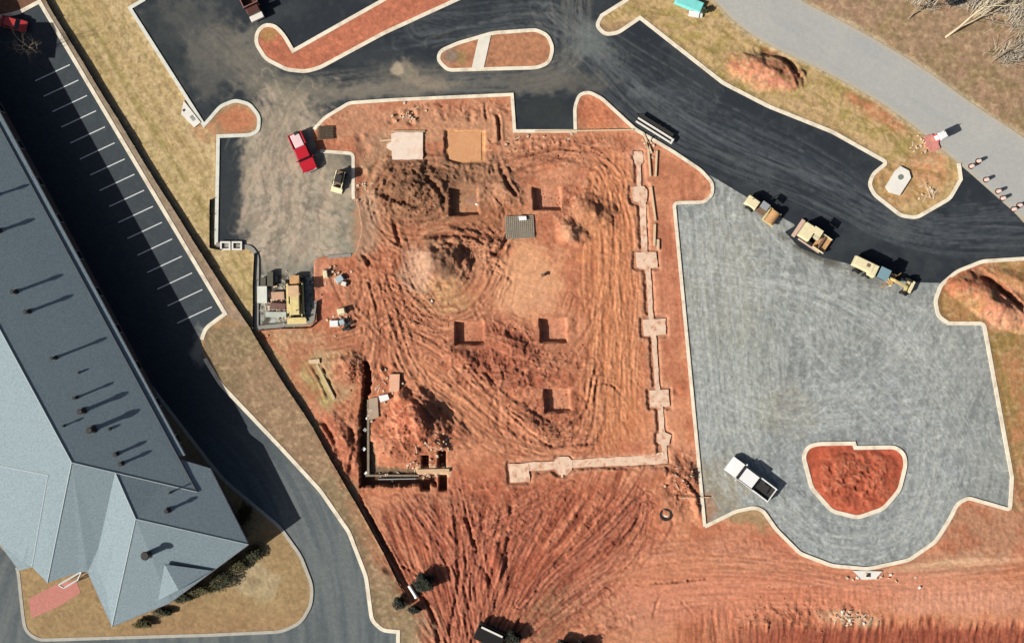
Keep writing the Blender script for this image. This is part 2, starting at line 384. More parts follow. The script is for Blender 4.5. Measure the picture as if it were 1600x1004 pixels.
# brick path by the entrance of the building
# relief ------------------------------------------------------------------
Hh += .05*(f1-.5)+.02*(f2-.5)+.006*(f3-.5)
rough = np.clip(dirt-pmask([(1000, 190), (1080, 230), (1100, 800), (1040, 740)], 8), 0, 1)
calm = np.maximum(sstep(850, 890, Y)*sstep(900, 1000, X), np.maximum(1-sstep(.6, 1.1, ell(822, 440, 66, 72)), np.maximum(1-sstep(.6, 1.1, ell(700, 625, 90, 40, 38)), 1-sstep(.6, 1.1, ell(960, 660, 60, 50)))))
rough = rough*(1-.75*calm)
Hh += rough*(.07*(f2-.5)+.11*(f3-.5)+.08*(f4-.5))
# churned soil: ridges
chur = np.zeros_like(Hh)
for cx, cy, rx, ry, k in ((650, 300, 95, 60, 1), (770, 290, 70, 60, .8), (740, 390, 70, 50, .9), (790, 560, 120, 70, .9), (860, 650, 90, 60, .6), (640, 670, 60, 60, .9), (900, 320, 50, 60, .6), (600, 420, 50, 60, .6), (820, 800, 220, 60, .5),
                          (1070, 750, 40, 50, .9), (545, 570, 30, 30, .8), (540, 690, 26, 70, .7), (740, 170, 130, 20, .5), (850, 225, 160, 18, .6), (640, 510, 60, 50, .5), (1200, 110, 60, 26, .3), (540, 440, 30, 30, .3), (920, 960, 90, 50, .4), (1260, 960, 130, 30, .5), (1333, 750, 70, 50, .5)):
    chur = np.maximum(chur, k*(1-sstep(.5, 1.15, ell(cx, cy, rx, ry))))
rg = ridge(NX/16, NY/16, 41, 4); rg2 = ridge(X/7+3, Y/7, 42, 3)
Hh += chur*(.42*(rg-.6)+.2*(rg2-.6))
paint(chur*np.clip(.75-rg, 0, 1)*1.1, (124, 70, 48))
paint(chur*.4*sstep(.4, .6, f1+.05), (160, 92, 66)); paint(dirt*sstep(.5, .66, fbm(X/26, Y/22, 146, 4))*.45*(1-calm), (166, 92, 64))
for q_ in ((655, 298, 84, 60, 0, (134, 98, 72), .6), (760, 285, 70, 44, 0, (164, 122, 94), .5), (600, 250, 50, 50, 0, (176, 142, 112), .6), (700, 470, 60, 30, 0, (190, 148, 104), .5), (720, 400, 60, 50, 0, (158, 118, 88), .5), (790, 570, 80, 50, 10, (158, 84, 62), .4), (720, 250, 120, 20, 0, (140, 104, 78), .4), (830, 455, 50, 50, 0, (218, 158, 118), .5), (930, 335, 40, 30, 20, (150, 98, 70), .4), (690, 790, 80, 20, 0, (150, 112, 84), .3), (560, 200, 40, 30, 0, (176, 128, 98), .4)): spot(*q_)
# crumbled lips: thin warped cracks between the clods
for sx_, sy_, sd_, dd_ in ((15, 22, 143, .16), (24, 11, 144, .14), (8, 9, 145, .08)):
    q_ = fbm((NX+(f1-.5)*60)/sx_, (NY+(f1-.5)*40)/sy_, sd_, 2, .5); ck = np.exp(-((q_-.5)/.022)**2)*sstep(.42, .62, fbm(X/30, Y/30, sd_+9, 2)+.06)
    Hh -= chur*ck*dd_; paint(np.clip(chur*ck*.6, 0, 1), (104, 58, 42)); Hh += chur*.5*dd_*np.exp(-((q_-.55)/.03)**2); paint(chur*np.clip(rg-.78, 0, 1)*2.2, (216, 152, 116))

# tyre and track ruts: straight-through streak fields
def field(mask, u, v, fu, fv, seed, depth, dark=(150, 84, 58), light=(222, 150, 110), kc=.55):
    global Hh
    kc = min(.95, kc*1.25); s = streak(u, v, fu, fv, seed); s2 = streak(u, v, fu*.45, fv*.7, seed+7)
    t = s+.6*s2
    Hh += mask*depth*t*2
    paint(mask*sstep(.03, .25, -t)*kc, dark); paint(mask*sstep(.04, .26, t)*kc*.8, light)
bend = (fbm(X/50, Y/50, 50, 2)-.5)*30
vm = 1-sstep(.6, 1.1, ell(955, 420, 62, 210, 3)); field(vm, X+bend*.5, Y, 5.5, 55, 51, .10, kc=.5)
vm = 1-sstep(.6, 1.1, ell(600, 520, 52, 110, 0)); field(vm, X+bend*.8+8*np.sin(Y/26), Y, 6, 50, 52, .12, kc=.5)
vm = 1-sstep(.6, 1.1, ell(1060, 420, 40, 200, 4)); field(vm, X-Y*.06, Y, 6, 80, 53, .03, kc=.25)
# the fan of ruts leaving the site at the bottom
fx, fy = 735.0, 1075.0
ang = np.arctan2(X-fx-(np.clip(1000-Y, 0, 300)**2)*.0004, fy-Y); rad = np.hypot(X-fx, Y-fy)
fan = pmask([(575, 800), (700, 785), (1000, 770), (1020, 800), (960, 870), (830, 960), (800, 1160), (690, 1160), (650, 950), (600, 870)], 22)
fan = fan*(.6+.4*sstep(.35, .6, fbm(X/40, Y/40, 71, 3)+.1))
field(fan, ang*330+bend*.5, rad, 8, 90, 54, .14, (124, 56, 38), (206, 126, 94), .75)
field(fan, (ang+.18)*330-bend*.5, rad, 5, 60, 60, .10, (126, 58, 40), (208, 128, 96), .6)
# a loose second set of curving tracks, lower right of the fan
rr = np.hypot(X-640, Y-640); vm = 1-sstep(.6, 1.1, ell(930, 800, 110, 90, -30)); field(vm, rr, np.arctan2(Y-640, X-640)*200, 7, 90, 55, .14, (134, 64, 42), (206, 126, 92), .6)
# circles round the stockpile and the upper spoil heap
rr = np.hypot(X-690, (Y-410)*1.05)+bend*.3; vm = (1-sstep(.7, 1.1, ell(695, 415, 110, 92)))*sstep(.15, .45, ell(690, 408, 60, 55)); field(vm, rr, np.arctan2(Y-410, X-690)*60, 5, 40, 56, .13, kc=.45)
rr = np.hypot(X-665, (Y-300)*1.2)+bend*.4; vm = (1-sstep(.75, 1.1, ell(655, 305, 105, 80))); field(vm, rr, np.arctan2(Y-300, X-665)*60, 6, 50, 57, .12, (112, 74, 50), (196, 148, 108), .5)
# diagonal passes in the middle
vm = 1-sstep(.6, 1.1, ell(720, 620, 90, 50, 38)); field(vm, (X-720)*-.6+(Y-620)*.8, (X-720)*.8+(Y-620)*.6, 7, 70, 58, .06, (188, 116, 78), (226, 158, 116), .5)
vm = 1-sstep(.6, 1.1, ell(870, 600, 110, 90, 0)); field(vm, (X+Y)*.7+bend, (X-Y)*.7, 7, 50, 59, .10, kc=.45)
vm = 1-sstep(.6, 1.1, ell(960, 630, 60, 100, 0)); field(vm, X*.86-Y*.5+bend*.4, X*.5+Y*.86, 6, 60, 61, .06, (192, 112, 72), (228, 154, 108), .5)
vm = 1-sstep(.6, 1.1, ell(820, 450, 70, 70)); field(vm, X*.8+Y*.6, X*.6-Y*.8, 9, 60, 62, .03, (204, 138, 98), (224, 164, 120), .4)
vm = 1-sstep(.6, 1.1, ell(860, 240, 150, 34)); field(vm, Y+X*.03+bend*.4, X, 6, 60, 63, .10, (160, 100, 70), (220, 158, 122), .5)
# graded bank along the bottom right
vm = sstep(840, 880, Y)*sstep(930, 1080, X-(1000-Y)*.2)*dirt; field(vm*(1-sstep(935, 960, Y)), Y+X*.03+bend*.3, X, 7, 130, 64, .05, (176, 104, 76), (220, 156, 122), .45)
tooth = sstep(962, 984, Y+(vnoise(X/5, Y*0, 65)-.5)*26+(X < 1150)*30)*sstep(1000, 1200, X)
Hh -= tooth*sstep(955, 1060, Y)*2.6
field(tooth, X+bend*.3, Y, 4.8, 40, 66, .2, (118, 54, 36), (192, 110, 78), .75); paint(tooth*.35, (142, 72, 50))
vm = sstep(900, 930, Y)*(1-sstep(950, 965, Y))*sstep(1150, 1250, X); field(vm, X, Y, 4, 22, 67, .06, (176, 106, 78), (216, 150, 116), .3)
# verge and east bank streaks
field(verge_w, v_w, u_w, 5, 90, 68, .015, (158, 134, 84), (214, 190, 140), .3)
field(verge_n, (X*-.5+Y*.86)+bend, X*.86+Y*.5, 7, 50, 69, .02, (140, 120, 66), (210, 176, 128), .4)
field(strip_e, X*.97-Y*.2, Y, 6, 60, 70, .02, (142, 106, 62), (198, 150, 106), .3)

# heaps, banks and hollows
HEAPS = [(690, 408, 52, 44, 0, 2.5, 1.15), (640, 290, 62, 44, 10, 1.7, 1.0), (598, 312, 34, 26, 40, .7, 1.0), (700, 290, 40, 26, 35, .8, 1.0), (658, 655, 60, 38, 48, 3.0, .85), (630, 690, 50, 44, 0, 1.1, 1.0), (893, 364, 26, 24, 0, 1.5, 1.0), (928, 334, 42, 28, 20, 1.6, .9),
         (745, 375, 60, 14, 16, .9, .9), (725, 560, 40, 22, 30, .9, .9), (800, 540, 46, 20, 20, .9, .9), (830, 660, 60, 18, 32, 1.1, .9), (712, 672, 24, 20, 0, .9, .9), (1200, 112, 62, 26, 14, 1.7, .7), (1545, 470, 90, 26, 32, 2.2, .8), (1590, 440, 60, 16, 20, .8, 1), (545, 570, 26, 26, 0, .9, 1),
         (1072, 745, 22, 30, 60, 1.0, .9), (1090, 790, 10, 34, -20, .7, .9), (540, 690, 16, 60, -30, .8, .8), (780, 890, 12, 50, -12, .7, .8), (1040, 800, 36, 26, 0, .5, .9), (850, 255, 80, 14, 8, .5, 1), (790, 300, 26, 20, 50, .8, .8), (1333, 750, 74, 54, 0, .55, .6)]
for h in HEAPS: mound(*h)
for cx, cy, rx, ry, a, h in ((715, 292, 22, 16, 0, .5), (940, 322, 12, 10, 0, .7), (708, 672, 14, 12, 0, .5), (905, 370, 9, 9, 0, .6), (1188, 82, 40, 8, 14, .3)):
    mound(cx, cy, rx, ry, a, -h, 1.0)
for cx, cy, rx, ry, a, rgb, k in ((694, 412, 20, 26, 0, (96, 72, 58), .55), (935, 318, 22, 14, 0, (140, 84, 60), .6), (712, 680, 24, 18, 0, (150, 82, 58), .6), (612, 300, 30, 26, 40, (118, 84, 60), .5), (680, 640, 18, 30, 45, (84, 54, 42), .5), (1560, 450, 50, 8, 34, (120, 56, 40), .5), (640, 275, 44, 22, 0, (120, 84, 58), .4)):  # dark soil tones, plus the heaps' shaded sides painted into the colour
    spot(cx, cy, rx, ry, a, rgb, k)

# single ruts and little ditches, each a groove with a soft bank
def rut(pts, w, d, rgb=None, k=.6, bank=.3):
    global Hh
    pts = chaikin(pts, 2)
    D = pdist(pts, X, Y, False, 14)+(f3-.5)*4
    e = min(14., .3*sum(math.hypot(pts[i+1][0]-pts[i][0], pts[i+1][1]-pts[i][1]) for i in range(len(pts)-1)))
    A = sstep(.36, .6, f2+.12)*sstep(0, e, np.hypot(X-pts[0][0], Y-pts[0][1]))*sstep(0, e, np.hypot(X-pts[-1][0], Y-pts[-1][1]))
    w = w*(.6+.8*f1)
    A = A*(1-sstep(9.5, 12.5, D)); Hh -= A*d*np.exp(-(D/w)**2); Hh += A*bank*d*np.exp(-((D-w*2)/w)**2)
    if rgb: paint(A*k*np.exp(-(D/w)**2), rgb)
DK = (110, 60, 42)
for pts, w, d in (([(758, 158), (758, 175), (762, 192)], 2, .3), ([(774, 174), (780, 190), (781, 225)], 2.6, .6), ([(696, 205), (696, 245)], 2, .4), ([(835, 215), (835, 232)], 2, .3), ([(775, 238), (782, 262), (800, 300), (815, 310)], 3, .45),
                  ([(670, 370), (720, 366), (745, 372), (765, 390), (775, 400), (790, 380), (800, 350)], 3, .5), ([(560, 395), (572, 402), (580, 418)], 2.6, .5), ([(615, 340), (620, 365), (628, 390)], 3, .5), ([(600, 300), (615, 312), (650, 320)], 4, .6), ([(672, 280), (690, 300), (700, 330)], 4, .6),
                  ([(935, 560), (925, 600), (915, 650), (880, 668)], 2, .3), ([(790, 640), (825, 670), (860, 700), (880, 694), (935, 693), (938, 675)], 2.2, .35), ([(930, 600), (955, 598), (975, 620)], 1.8, .2), ([(500, 565), (512, 590), (528, 625)], 2.2, .35), ([(500, 655), (515, 672), (528, 700)], 3, .5),
                  ([(835, 745), (860, 735), (868, 742), (885, 740), (898, 730), (985, 730), (1000, 736)], 2, .35), ([(1010, 730), (1040, 728), (1070, 745), (1095, 780)], 2.2, .35), ([(1000, 800), (990, 830), (950, 860)], 3, .4), ([(725, 800), (745, 860), (770, 920)], 2.6, .45), ([(738, 830), (748, 880), (752, 900)], 3, .5), ([(735, 905), (736, 950)], 2, .4),
                  ([(970, 914), (1060, 909), (1110, 903)], 1.6, .35), ([(915, 917), (955, 916), (958, 930)], 1.2, .2), ([(1020, 970), (1030, 925), (1050, 918)], 2, .18), ([(1060, 935), (1085, 962)], 1.6, .15), ([(1340, 715), (1330, 705), (1300, 712)], 2, .2), ([(1530, 425), (1560, 445), (1605, 490)], 4, .6),  # last groove: its dark colour paints the shaded side of the bank
                  ([(560, 775), (600, 850), (632, 905), (665, 935), (685, 985), (690, 1060)], 3, .45), ([(620, 880), (650, 895), (665, 915)], 2, .3), ([(700, 1000), (720, 900), (712, 800)], 3, .3), ([(800, 990), (850, 900), (900, 850)], 3, .35), ([(760, 990), (790, 900), (800, 780)], 3, .3), ([(1045, 770), (1100, 776)], 1.6, .2), ([(545, 745), (552, 700), (549, 660)], 3, .4),
                  ([(985, 238), (1000, 262), (1003, 290)], 2, .25), ([(980, 300), (984, 312)], 2, .2), ([(1110, 750), (1084, 795)], 3, .3), ([(480, 566), (500, 600), (512, 630)], 2, -.2)):
    rut(pts, w, d, DK, .55)
for cx, cy, r, d in ((622, 178, 5, .35), (645, 176, 4, .3), (642, 192, 5, .45), (735, 178, 6, .4), (735, 186, 4, .3), (612, 190, 4, .3), (570, 232, 8, .3), (562, 215, 5, .3), (563, 268, 7, .35), (604, 574, 5, .4), (594, 588, 4, .3), (742, 310, 4, .2), (1060, 610, 4, .2), (1056, 612, 4, .2), (608, 890, 6, .5), (1335, 760, 5, .2), (690, 445, 6, .3), (870, 600, 5, .2), (945, 572, 6, .2)):
    mound(cx, cy, r*1.6, r*1.3, 20, -d, .8); mound(cx+r*1.5, cy-2, r*1.4, r, 20, d*.7, .8)
def dtracks(paths, n, seed, depth, jit=9, dark=(132, 74, 50), light=(224, 158, 120), k=.5, w=1.7):
    global Hh
    rn = random.Random(seed)
    for i in range(n):
        p = paths[i % len(paths)]; ox, oy = rn.gauss(0, jit), rn.gauss(0, jit)
        q = chaikin([(a+ox+rn.gauss(0, 5), b+oy+rn.gauss(0, 5)) for a, b in p], 2)
        m = len(q); a = rn.randint(0, m//3); b = rn.randint(2*m//3, m); q = q[a:b]
        off = rn.choice((6.5, 8, 9)); ww = w*rn.uniform(.7, 1.5); cap = off+ww*3
        x0 = int(np.clip((min(v[0] for v in q)-cap-gx[0])/SP, 0, len(gx)-2)); x1 = int(np.clip((max(v[0] for v in q)+cap-gx[0])/SP+2, 1, len(gx)))
        y0 = int(np.clip((min(v[1] for v in q)-cap-gy[0])/SP, 0, len(gy)-2)); y1 = int(np.clip((max(v[1] for v in q)+cap-gy[0])/SP+2, 1, len(gy)))
        sl = (slice(y0, y1), slice(x0, x1)); d = pdist(q, X[sl], Y[sl], False, cap)
        g = sstep(.36, .54, fbm(X[sl]/11, Y[sl]/11, seed+i, 2))*(d < cap*.98)*rn.uniform(.5, 1.1)
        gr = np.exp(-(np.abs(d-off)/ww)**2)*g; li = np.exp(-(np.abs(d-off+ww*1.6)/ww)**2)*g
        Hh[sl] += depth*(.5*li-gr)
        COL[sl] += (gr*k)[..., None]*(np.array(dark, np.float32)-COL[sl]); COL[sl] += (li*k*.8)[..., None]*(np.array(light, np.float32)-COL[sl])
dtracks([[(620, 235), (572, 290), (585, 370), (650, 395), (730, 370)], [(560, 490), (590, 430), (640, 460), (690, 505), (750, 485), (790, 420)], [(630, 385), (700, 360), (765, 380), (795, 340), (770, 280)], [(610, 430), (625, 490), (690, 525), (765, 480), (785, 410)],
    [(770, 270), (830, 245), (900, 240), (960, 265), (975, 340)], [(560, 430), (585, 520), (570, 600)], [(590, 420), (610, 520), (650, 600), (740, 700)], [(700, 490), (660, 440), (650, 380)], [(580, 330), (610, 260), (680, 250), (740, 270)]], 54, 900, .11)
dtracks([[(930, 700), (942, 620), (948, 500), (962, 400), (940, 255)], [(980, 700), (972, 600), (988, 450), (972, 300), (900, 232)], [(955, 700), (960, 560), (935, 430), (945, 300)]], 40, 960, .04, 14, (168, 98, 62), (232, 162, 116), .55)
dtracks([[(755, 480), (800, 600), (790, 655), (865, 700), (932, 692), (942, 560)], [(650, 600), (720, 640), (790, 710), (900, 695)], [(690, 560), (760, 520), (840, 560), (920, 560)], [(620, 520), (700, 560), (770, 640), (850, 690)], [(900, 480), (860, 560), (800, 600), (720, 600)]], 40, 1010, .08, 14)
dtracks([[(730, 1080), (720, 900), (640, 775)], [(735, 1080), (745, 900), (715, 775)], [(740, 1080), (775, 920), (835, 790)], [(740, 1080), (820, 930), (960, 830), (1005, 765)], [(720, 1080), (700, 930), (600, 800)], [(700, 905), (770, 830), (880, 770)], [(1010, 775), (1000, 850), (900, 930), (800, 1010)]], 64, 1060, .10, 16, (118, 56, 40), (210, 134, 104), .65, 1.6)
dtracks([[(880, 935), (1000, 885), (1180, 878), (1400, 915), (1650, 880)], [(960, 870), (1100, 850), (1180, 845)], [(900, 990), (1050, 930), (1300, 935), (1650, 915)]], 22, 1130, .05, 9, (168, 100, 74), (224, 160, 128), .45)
dtracks([[(480, 545), (560, 530), (620, 500), (660, 440)], [(520, 400), (530, 470), (600, 540)]], 10, 1160, .06, 8)
rut([(1185, 76), (1215, 82), (1238, 100), (1250, 128)], 5, .7, (110, 50, 34), .6, .2)  # dark groove that paints the shadow along the earth pile's north-east edge

# excavated footings, the deep corner trench, pads; each cut has near-vertical sides
def cut(poly, depth, rgb=None, floor=None, soft=1.2, wob=0.0, flat=True):
    global Hh
    d = sdist(poly, X, Y, 12)+(f3-.5)*wob
    m = 1-sstep(-soft*.5, soft*.5, d)
    if flat: Hh += m*((0 if floor is None else 0)-depth-Hh)
    else: Hh -= m*depth
    if rgb is not None: paint(m, rgb)
    return m
FLOOR = (204, 142, 108)
for pts, dp, rgb in (([(702, 294), (746, 293), (748, 335), (703, 337)], 1.05, (192, 140, 104)), ([(832, 293), (876, 292), (877, 327), (834, 328)], .95, (204, 140, 110)), ([(711, 503), (756, 501), (757, 537), (712, 539)], .95, (200, 132, 98)),
                     ([(843, 498), (885, 497), (886, 534), (845, 535)], .95, (206, 138, 106)), ([(850, 608), (890, 606), (892, 643), (852, 645)], .95, (206, 140, 106))):
    D = sdist(pts, X, Y, 20); mm = (1-sstep(3, 14, D)); Hh += mm*(.08-Hh)*.9
    m = cut(pts, dp+.12); D2 = sdist(pts, X, Y, 12); paint(m*.9, rgb); paint(m*sstep(.5, .7, f2)*.3, (176, 116, 84));
spot(736, 312, 10, 9, 0, (166, 132, 128), .5)
m = cut([(696, 203), (758, 204), (758, 254), (720, 256), (698, 250)], .45, (222, 160, 104), soft=2.5); 
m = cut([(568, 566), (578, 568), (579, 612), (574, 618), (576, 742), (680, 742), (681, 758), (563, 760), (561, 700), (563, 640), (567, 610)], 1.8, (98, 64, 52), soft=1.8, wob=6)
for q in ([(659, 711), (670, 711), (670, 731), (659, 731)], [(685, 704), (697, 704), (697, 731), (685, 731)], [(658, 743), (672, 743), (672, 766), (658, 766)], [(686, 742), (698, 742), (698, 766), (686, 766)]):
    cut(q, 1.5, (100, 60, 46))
paint((1-sstep(0, 6, sdist([(650, 731), (702, 730), (702, 742), (650, 742)], X, Y, 12))), (214, 172, 136))
cut([(572, 690), (584, 690), (590, 728), (650, 733), (650, 741), (576, 741)], .5, (128, 104, 80), flat=False, soft=5, wob=4)
# shallow trench that the strip footing was poured in
FOOT_E = [(993, 238), (1003, 237), (1006, 288), (1012, 290), (1013, 316), (1008, 318), (1012, 392), (1027, 393), (1028, 419), (1017, 421), (1021, 495), (1040, 496), (1041, 524), (1026, 526), (1031, 606), (1046, 608), (1047, 636), (1035, 638), (1038, 674), (1048, 678), (1049, 694), (1041, 698), (1044, 722), (900, 730), (886, 742), (872, 742), (862, 734), (832, 737), (826, 752), (796, 754), (794, 724), (820, 722), (866, 720), (872, 713), (888, 713), (896, 719), (1030, 713), (1029, 696), (1025, 690), (1026, 678), (1030, 674), (1026, 638), (1014, 636), (1013, 610), (1022, 606), (1017, 526), (1003, 524), (1002, 498), (1012, 495), (1008, 421), (992, 419), (991, 394), (1003, 392), (998, 318), (986, 316), (985, 292), (995, 290)]
D = sdist(FOOT_E, X, Y, 12)+(f3-.5)*3
mtr = 1-sstep(2.2, 4.0, D); Hh += mtr*(-.32-Hh); paint(mtr*.6, (150, 92, 66))
paint((1-sstep(4, 12, D))*.35, (214, 158, 126))

# the ground under everything that is paved is dug out a little
def dig(d, z=-.35):
    global Hh
    m = 1-sstep(-3.2, -1.0, d); Hh += m*(z-Hh)
def level(d, z, w=14):
    global Hh
    m = 1-sstep(2, w, d); Hh += m*(z+(f3-.5)*.012-Hh)*.9
dP = sdist(PARK, X, Y, 40); dB = sdist(BLOT, X, Y, 40); dS = sdist(SITE, X, Y, 40); dR = sdist(ROAD, X, Y, 40)
dA = sdist(ISL_A, X, Y, 40); dBi = sdist(ISL_B, X, Y, 40); dC = sdist(ISL_C, X, Y, 40)
park = np.maximum(dP, -dB); site = np.maximum(np.maximum(np.maximum(dS, -dA), -dBi), -dC)
level(park, .1); level(site, .10, 10); level(dR, -.02)
for d_ in (dA, dBi):
    m_ = 1-sstep(-3, 2, d_); Hh += m_*(.1+.02*(f3-.5)-Hh)
mc = 1-sstep(-40, -18, dC); Hh += mc*.25*(rg-.3)
dig(park); dig(site); dig(dR, -.3)
flatB = 1-sstep(-6, 3, dB); Hh += flatB*(.1+(f3-.5)*.03-Hh)
# fall away to flat ground outside the surveyed sheet
edge = sstep(0, 60, np.minimum(np.minimum(X-gx[0], gx[-1]-X), np.minimum(Y-gy[0], gy[-1]-Y)))
Hh *= edge
g = COL.mean(-1, keepdims=True); COL += dirt[..., None]*.10*(g-COL); COL += dirt[..., None]*np.array((7, 5, 3), np.float32)
for q_ in ((822, 430, 56, 62, 8, (220, 162, 122), .65), (650, 290, 84, 54, 0, (126, 92, 68), .5), (750, 275, 80, 40, 0, (146, 108, 82), .45), (760, 345, 60, 34, 0, (150, 98, 70), .35), (790, 560, 80, 50, 10, (146, 78, 58), .35), (650, 425, 30, 40, 0, (192, 164, 140), .55), (1120, 935, 150, 40, 0, (210, 138, 108), .5), (1430, 925, 160, 34, 0, (212, 146, 116), .55), (1040, 890, 90, 26, -8, (204, 134, 100), .5)): spot(*q_)  # pale patch left of the spoil mound repeats its painted lit side
paint(lot*.45, (158, 138, 106)); paint(verge_w*.25, (184, 162, 124))
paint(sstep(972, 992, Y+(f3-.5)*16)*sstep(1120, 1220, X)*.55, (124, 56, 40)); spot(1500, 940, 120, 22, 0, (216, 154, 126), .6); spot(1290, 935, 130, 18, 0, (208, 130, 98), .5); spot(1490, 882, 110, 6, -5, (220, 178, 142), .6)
spot(893, 362, 17, 17, 0, (206, 162, 128), .6); spot(912, 345, 34, 30, 0, (170, 122, 88), .4)
paint((1-sstep(2, 9, dR+(f2-.5)*12))*.75, (200, 182, 150))
grs = np.clip(verge_w+verge_n+field_ne+strip_e+low_w, 0, 1)
paint(grs*sstep(.54, .7, fbm(X/5, Y/7, 150, 3))*.35, (122, 106, 70)); paint(grs*sstep(.54, .7, fbm(X/6, Y/5, 151, 3))*.35, (214, 188, 148))
spot(572, 350, 26, 60, 0, (176, 142, 116), .8)
COL *= (1+(fbm(X/4, Y/4, 80, 2)-.5)*.26)[..., None]
COL = np.clip(COL, 3, 252)

def to_albedo(c):
    c = c/255.0
    return np.clip(np.where(c <= .04045, c/12.92, ((c+.055)/1.055)**2.4)/ELUM, .003, .85)

def grid_object(name, X, Y, Z, cells, rgb, material, offset=None):
    ny, nx = X.shape
    used = np.zeros(ny*nx, bool)
    idx = np.arange(ny*nx).reshape(ny, nx)
    q = np.stack([idx[:-1, :-1], idx[1:, :-1], idx[1:, 1:], idx[:-1, 1:]], -1)[cells]      # y runs down the plan, so this winds upward
    used[q.ravel()] = True
    remap = np.cumsum(used)-1
    q = remap[q]
    co = np.stack([(X.ravel()-800)*.1, (502-Y.ravel())*.1, Z.ravel()], -1)[used].astype(np.float32)
    col = np.concatenate([to_albedo(rgb.reshape(-1, 3)[used]), np.ones((int(used.sum()), 1))], 1).astype(np.float32)
    me = bpy.data.meshes.new(name)
    nv, nf = len(co), len(q)
    me.vertices.add(nv); me.vertices.foreach_set('co', co.ravel())
    me.loops.add(nf*4); me.loops.foreach_set('vertex_index', q.astype(np.int32).ravel())
    me.polygons.add(nf); me.polygons.foreach_set('loop_start', np.arange(0, nf*4, 4, dtype=np.int32))
    me.update(calc_edges=True)
    me.polygons.foreach_set('use_smooth', np.ones(nf, bool))
    a = me.color_attributes.new('soil', 'FLOAT_COLOR', 'POINT'); a.data.foreach_set('color', col.ravel())
    me.materials.append(material)
    o = bpy.data.objects.new(name, me); C.objects.link(o)
    return o

M_soil = vmat('soil_and_grass', .95, .16, (3.2, 10.0), .2)
cells = np.ones((X.shape[0]-1, X.shape[1]-1), bool)
# widen the sheet to the horizon: the outermost rows and columns reach far out
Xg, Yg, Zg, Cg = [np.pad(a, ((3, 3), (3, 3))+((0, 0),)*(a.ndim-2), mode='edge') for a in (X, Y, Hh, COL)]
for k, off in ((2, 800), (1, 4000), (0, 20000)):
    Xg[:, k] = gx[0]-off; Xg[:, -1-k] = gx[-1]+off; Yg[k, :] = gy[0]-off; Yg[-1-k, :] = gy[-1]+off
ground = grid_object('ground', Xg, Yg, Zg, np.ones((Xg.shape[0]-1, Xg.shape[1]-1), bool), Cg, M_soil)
tag(ground, kind='structure')

# ------------------------------------------------------------------ paved sheets, edges snapped on to their outlines
def paved(name, outl, fsd, x0, x1, y0, y1, step, z, colour, material, snaps):
    xs = np.arange(x0, x1, step, dtype=np.float32); ys = np.arange(y0, y1, step, dtype=np.float32)
    PX, PY = np.meshgrid(xs, ys)
    d = fsd(PX, PY)
    neg = d < -.05*step
    cells = neg[:-1, :-1] | neg[1:, :-1] | neg[1:, 1:] | neg[:-1, 1:]
    out = ~neg
    SX, SY = PX.copy(), PY.copy()
    best = np.full(PX.shape, 1e9, np.float32)
    for poly in snaps:
        n = len(poly)
        for i in range(n):
            ax, ay = poly[i]; bx, by = poly[(i+1) % n]
            i0 = np.searchsorted(xs, min(ax, bx)-step*1.6); i1 = np.searchsorted(xs, max(ax, bx)+step*1.6)
            j0 = np.searchsorted(ys, min(ay, by)-step*1.6); j1 = np.searchsorted(ys, max(ay, by)+step*1.6)
            if i1 <= i0 or j1 <= j0: continue
            sx = PX[j0:j1, i0:i1]; sy = PY[j0:j1, i0:i1]
            dx, dy = bx-ax, by-ay; L = dx*dx+dy*dy or 1e-9
            t = np.clip(((sx-ax)*dx+(sy-ay)*dy)/L, 0, 1)
            qx = ax+t*dx; qy = ay+t*dy; dd = np.hypot(sx-qx, sy-qy)
            m = (dd < best[j0:j1, i0:i1]) & (dd < step*1.6) & out[j0:j1, i0:i1]
            best[j0:j1, i0:i1][m] = dd[m]; SX[j0:j1, i0:i1][m] = qx[m]; SY[j0:j1, i0:i1][m] = qy[m]
    rgb = colour(PX, PY)
    Z = np.full(PX.shape, z, np.float32)
    o = grid_object(name, SX, SY, Z, cells, np.clip(rgb, 3, 250), material)
    tag(o, kind='structure')
    return o

def mixc(c, m, rgb): return c+m[..., None]*(np.array(rgb, np.float32)-c)
def e2(x, y, cx, cy, rx, ry, a=0):
    c, s = math.cos(R(a)), math.sin(R(a))
    u = ((x-cx)*c+(y-cy)*s)/rx; v = (-(x-cx)*s+(y-cy)*c)/ry
    return np.sqrt(u*u+v*v)
def blob(x, y, cx, cy, rx, ry, a=0, w=.5, s=91):
    return 1-sstep(.45, 1.15, e2(x, y, cx, cy, rx, ry, a)+(fbm(x/12, y/12, s, 4)-.5)*2*w)

def tracks(c, x, y, paths, n, seed, rgbs, k=.4, jit=14, w=1.6):
    rn = random.Random(seed)
    for i in range(n):
        p = rn.choice(paths); ox, oy = rn.gauss(0, jit), rn.gauss(0, jit)
        q = chaikin([(a+ox+rn.gauss(0, 5), b+oy+rn.gauss(0, 5)) for a, b in p], 2)
        if rn.random() < .6:
            m = len(q); a = rn.randint(0, m//2); b = rn.randint(a+3, m); q = q[a:b] if b-a > 2 else q
        rgb = rgbs[rn.randrange(len(rgbs))]; ww = w*rn.uniform(.6, 1.5); off = rn.choice((8, 9, 10)); kk = k*rn.uniform(.5, 1.2)
        d = pdist(q, x, y, False, off+ww*2.5)
        g = fbm(x/9, y/9, seed+i, 2)
        c = mixc(c, np.clip(kk*np.exp(-(np.abs(d-off*.9)/ww)**2)*sstep(.38, .56, g), 0, 1)*(d < off+ww*2.4), rgb)
    return c
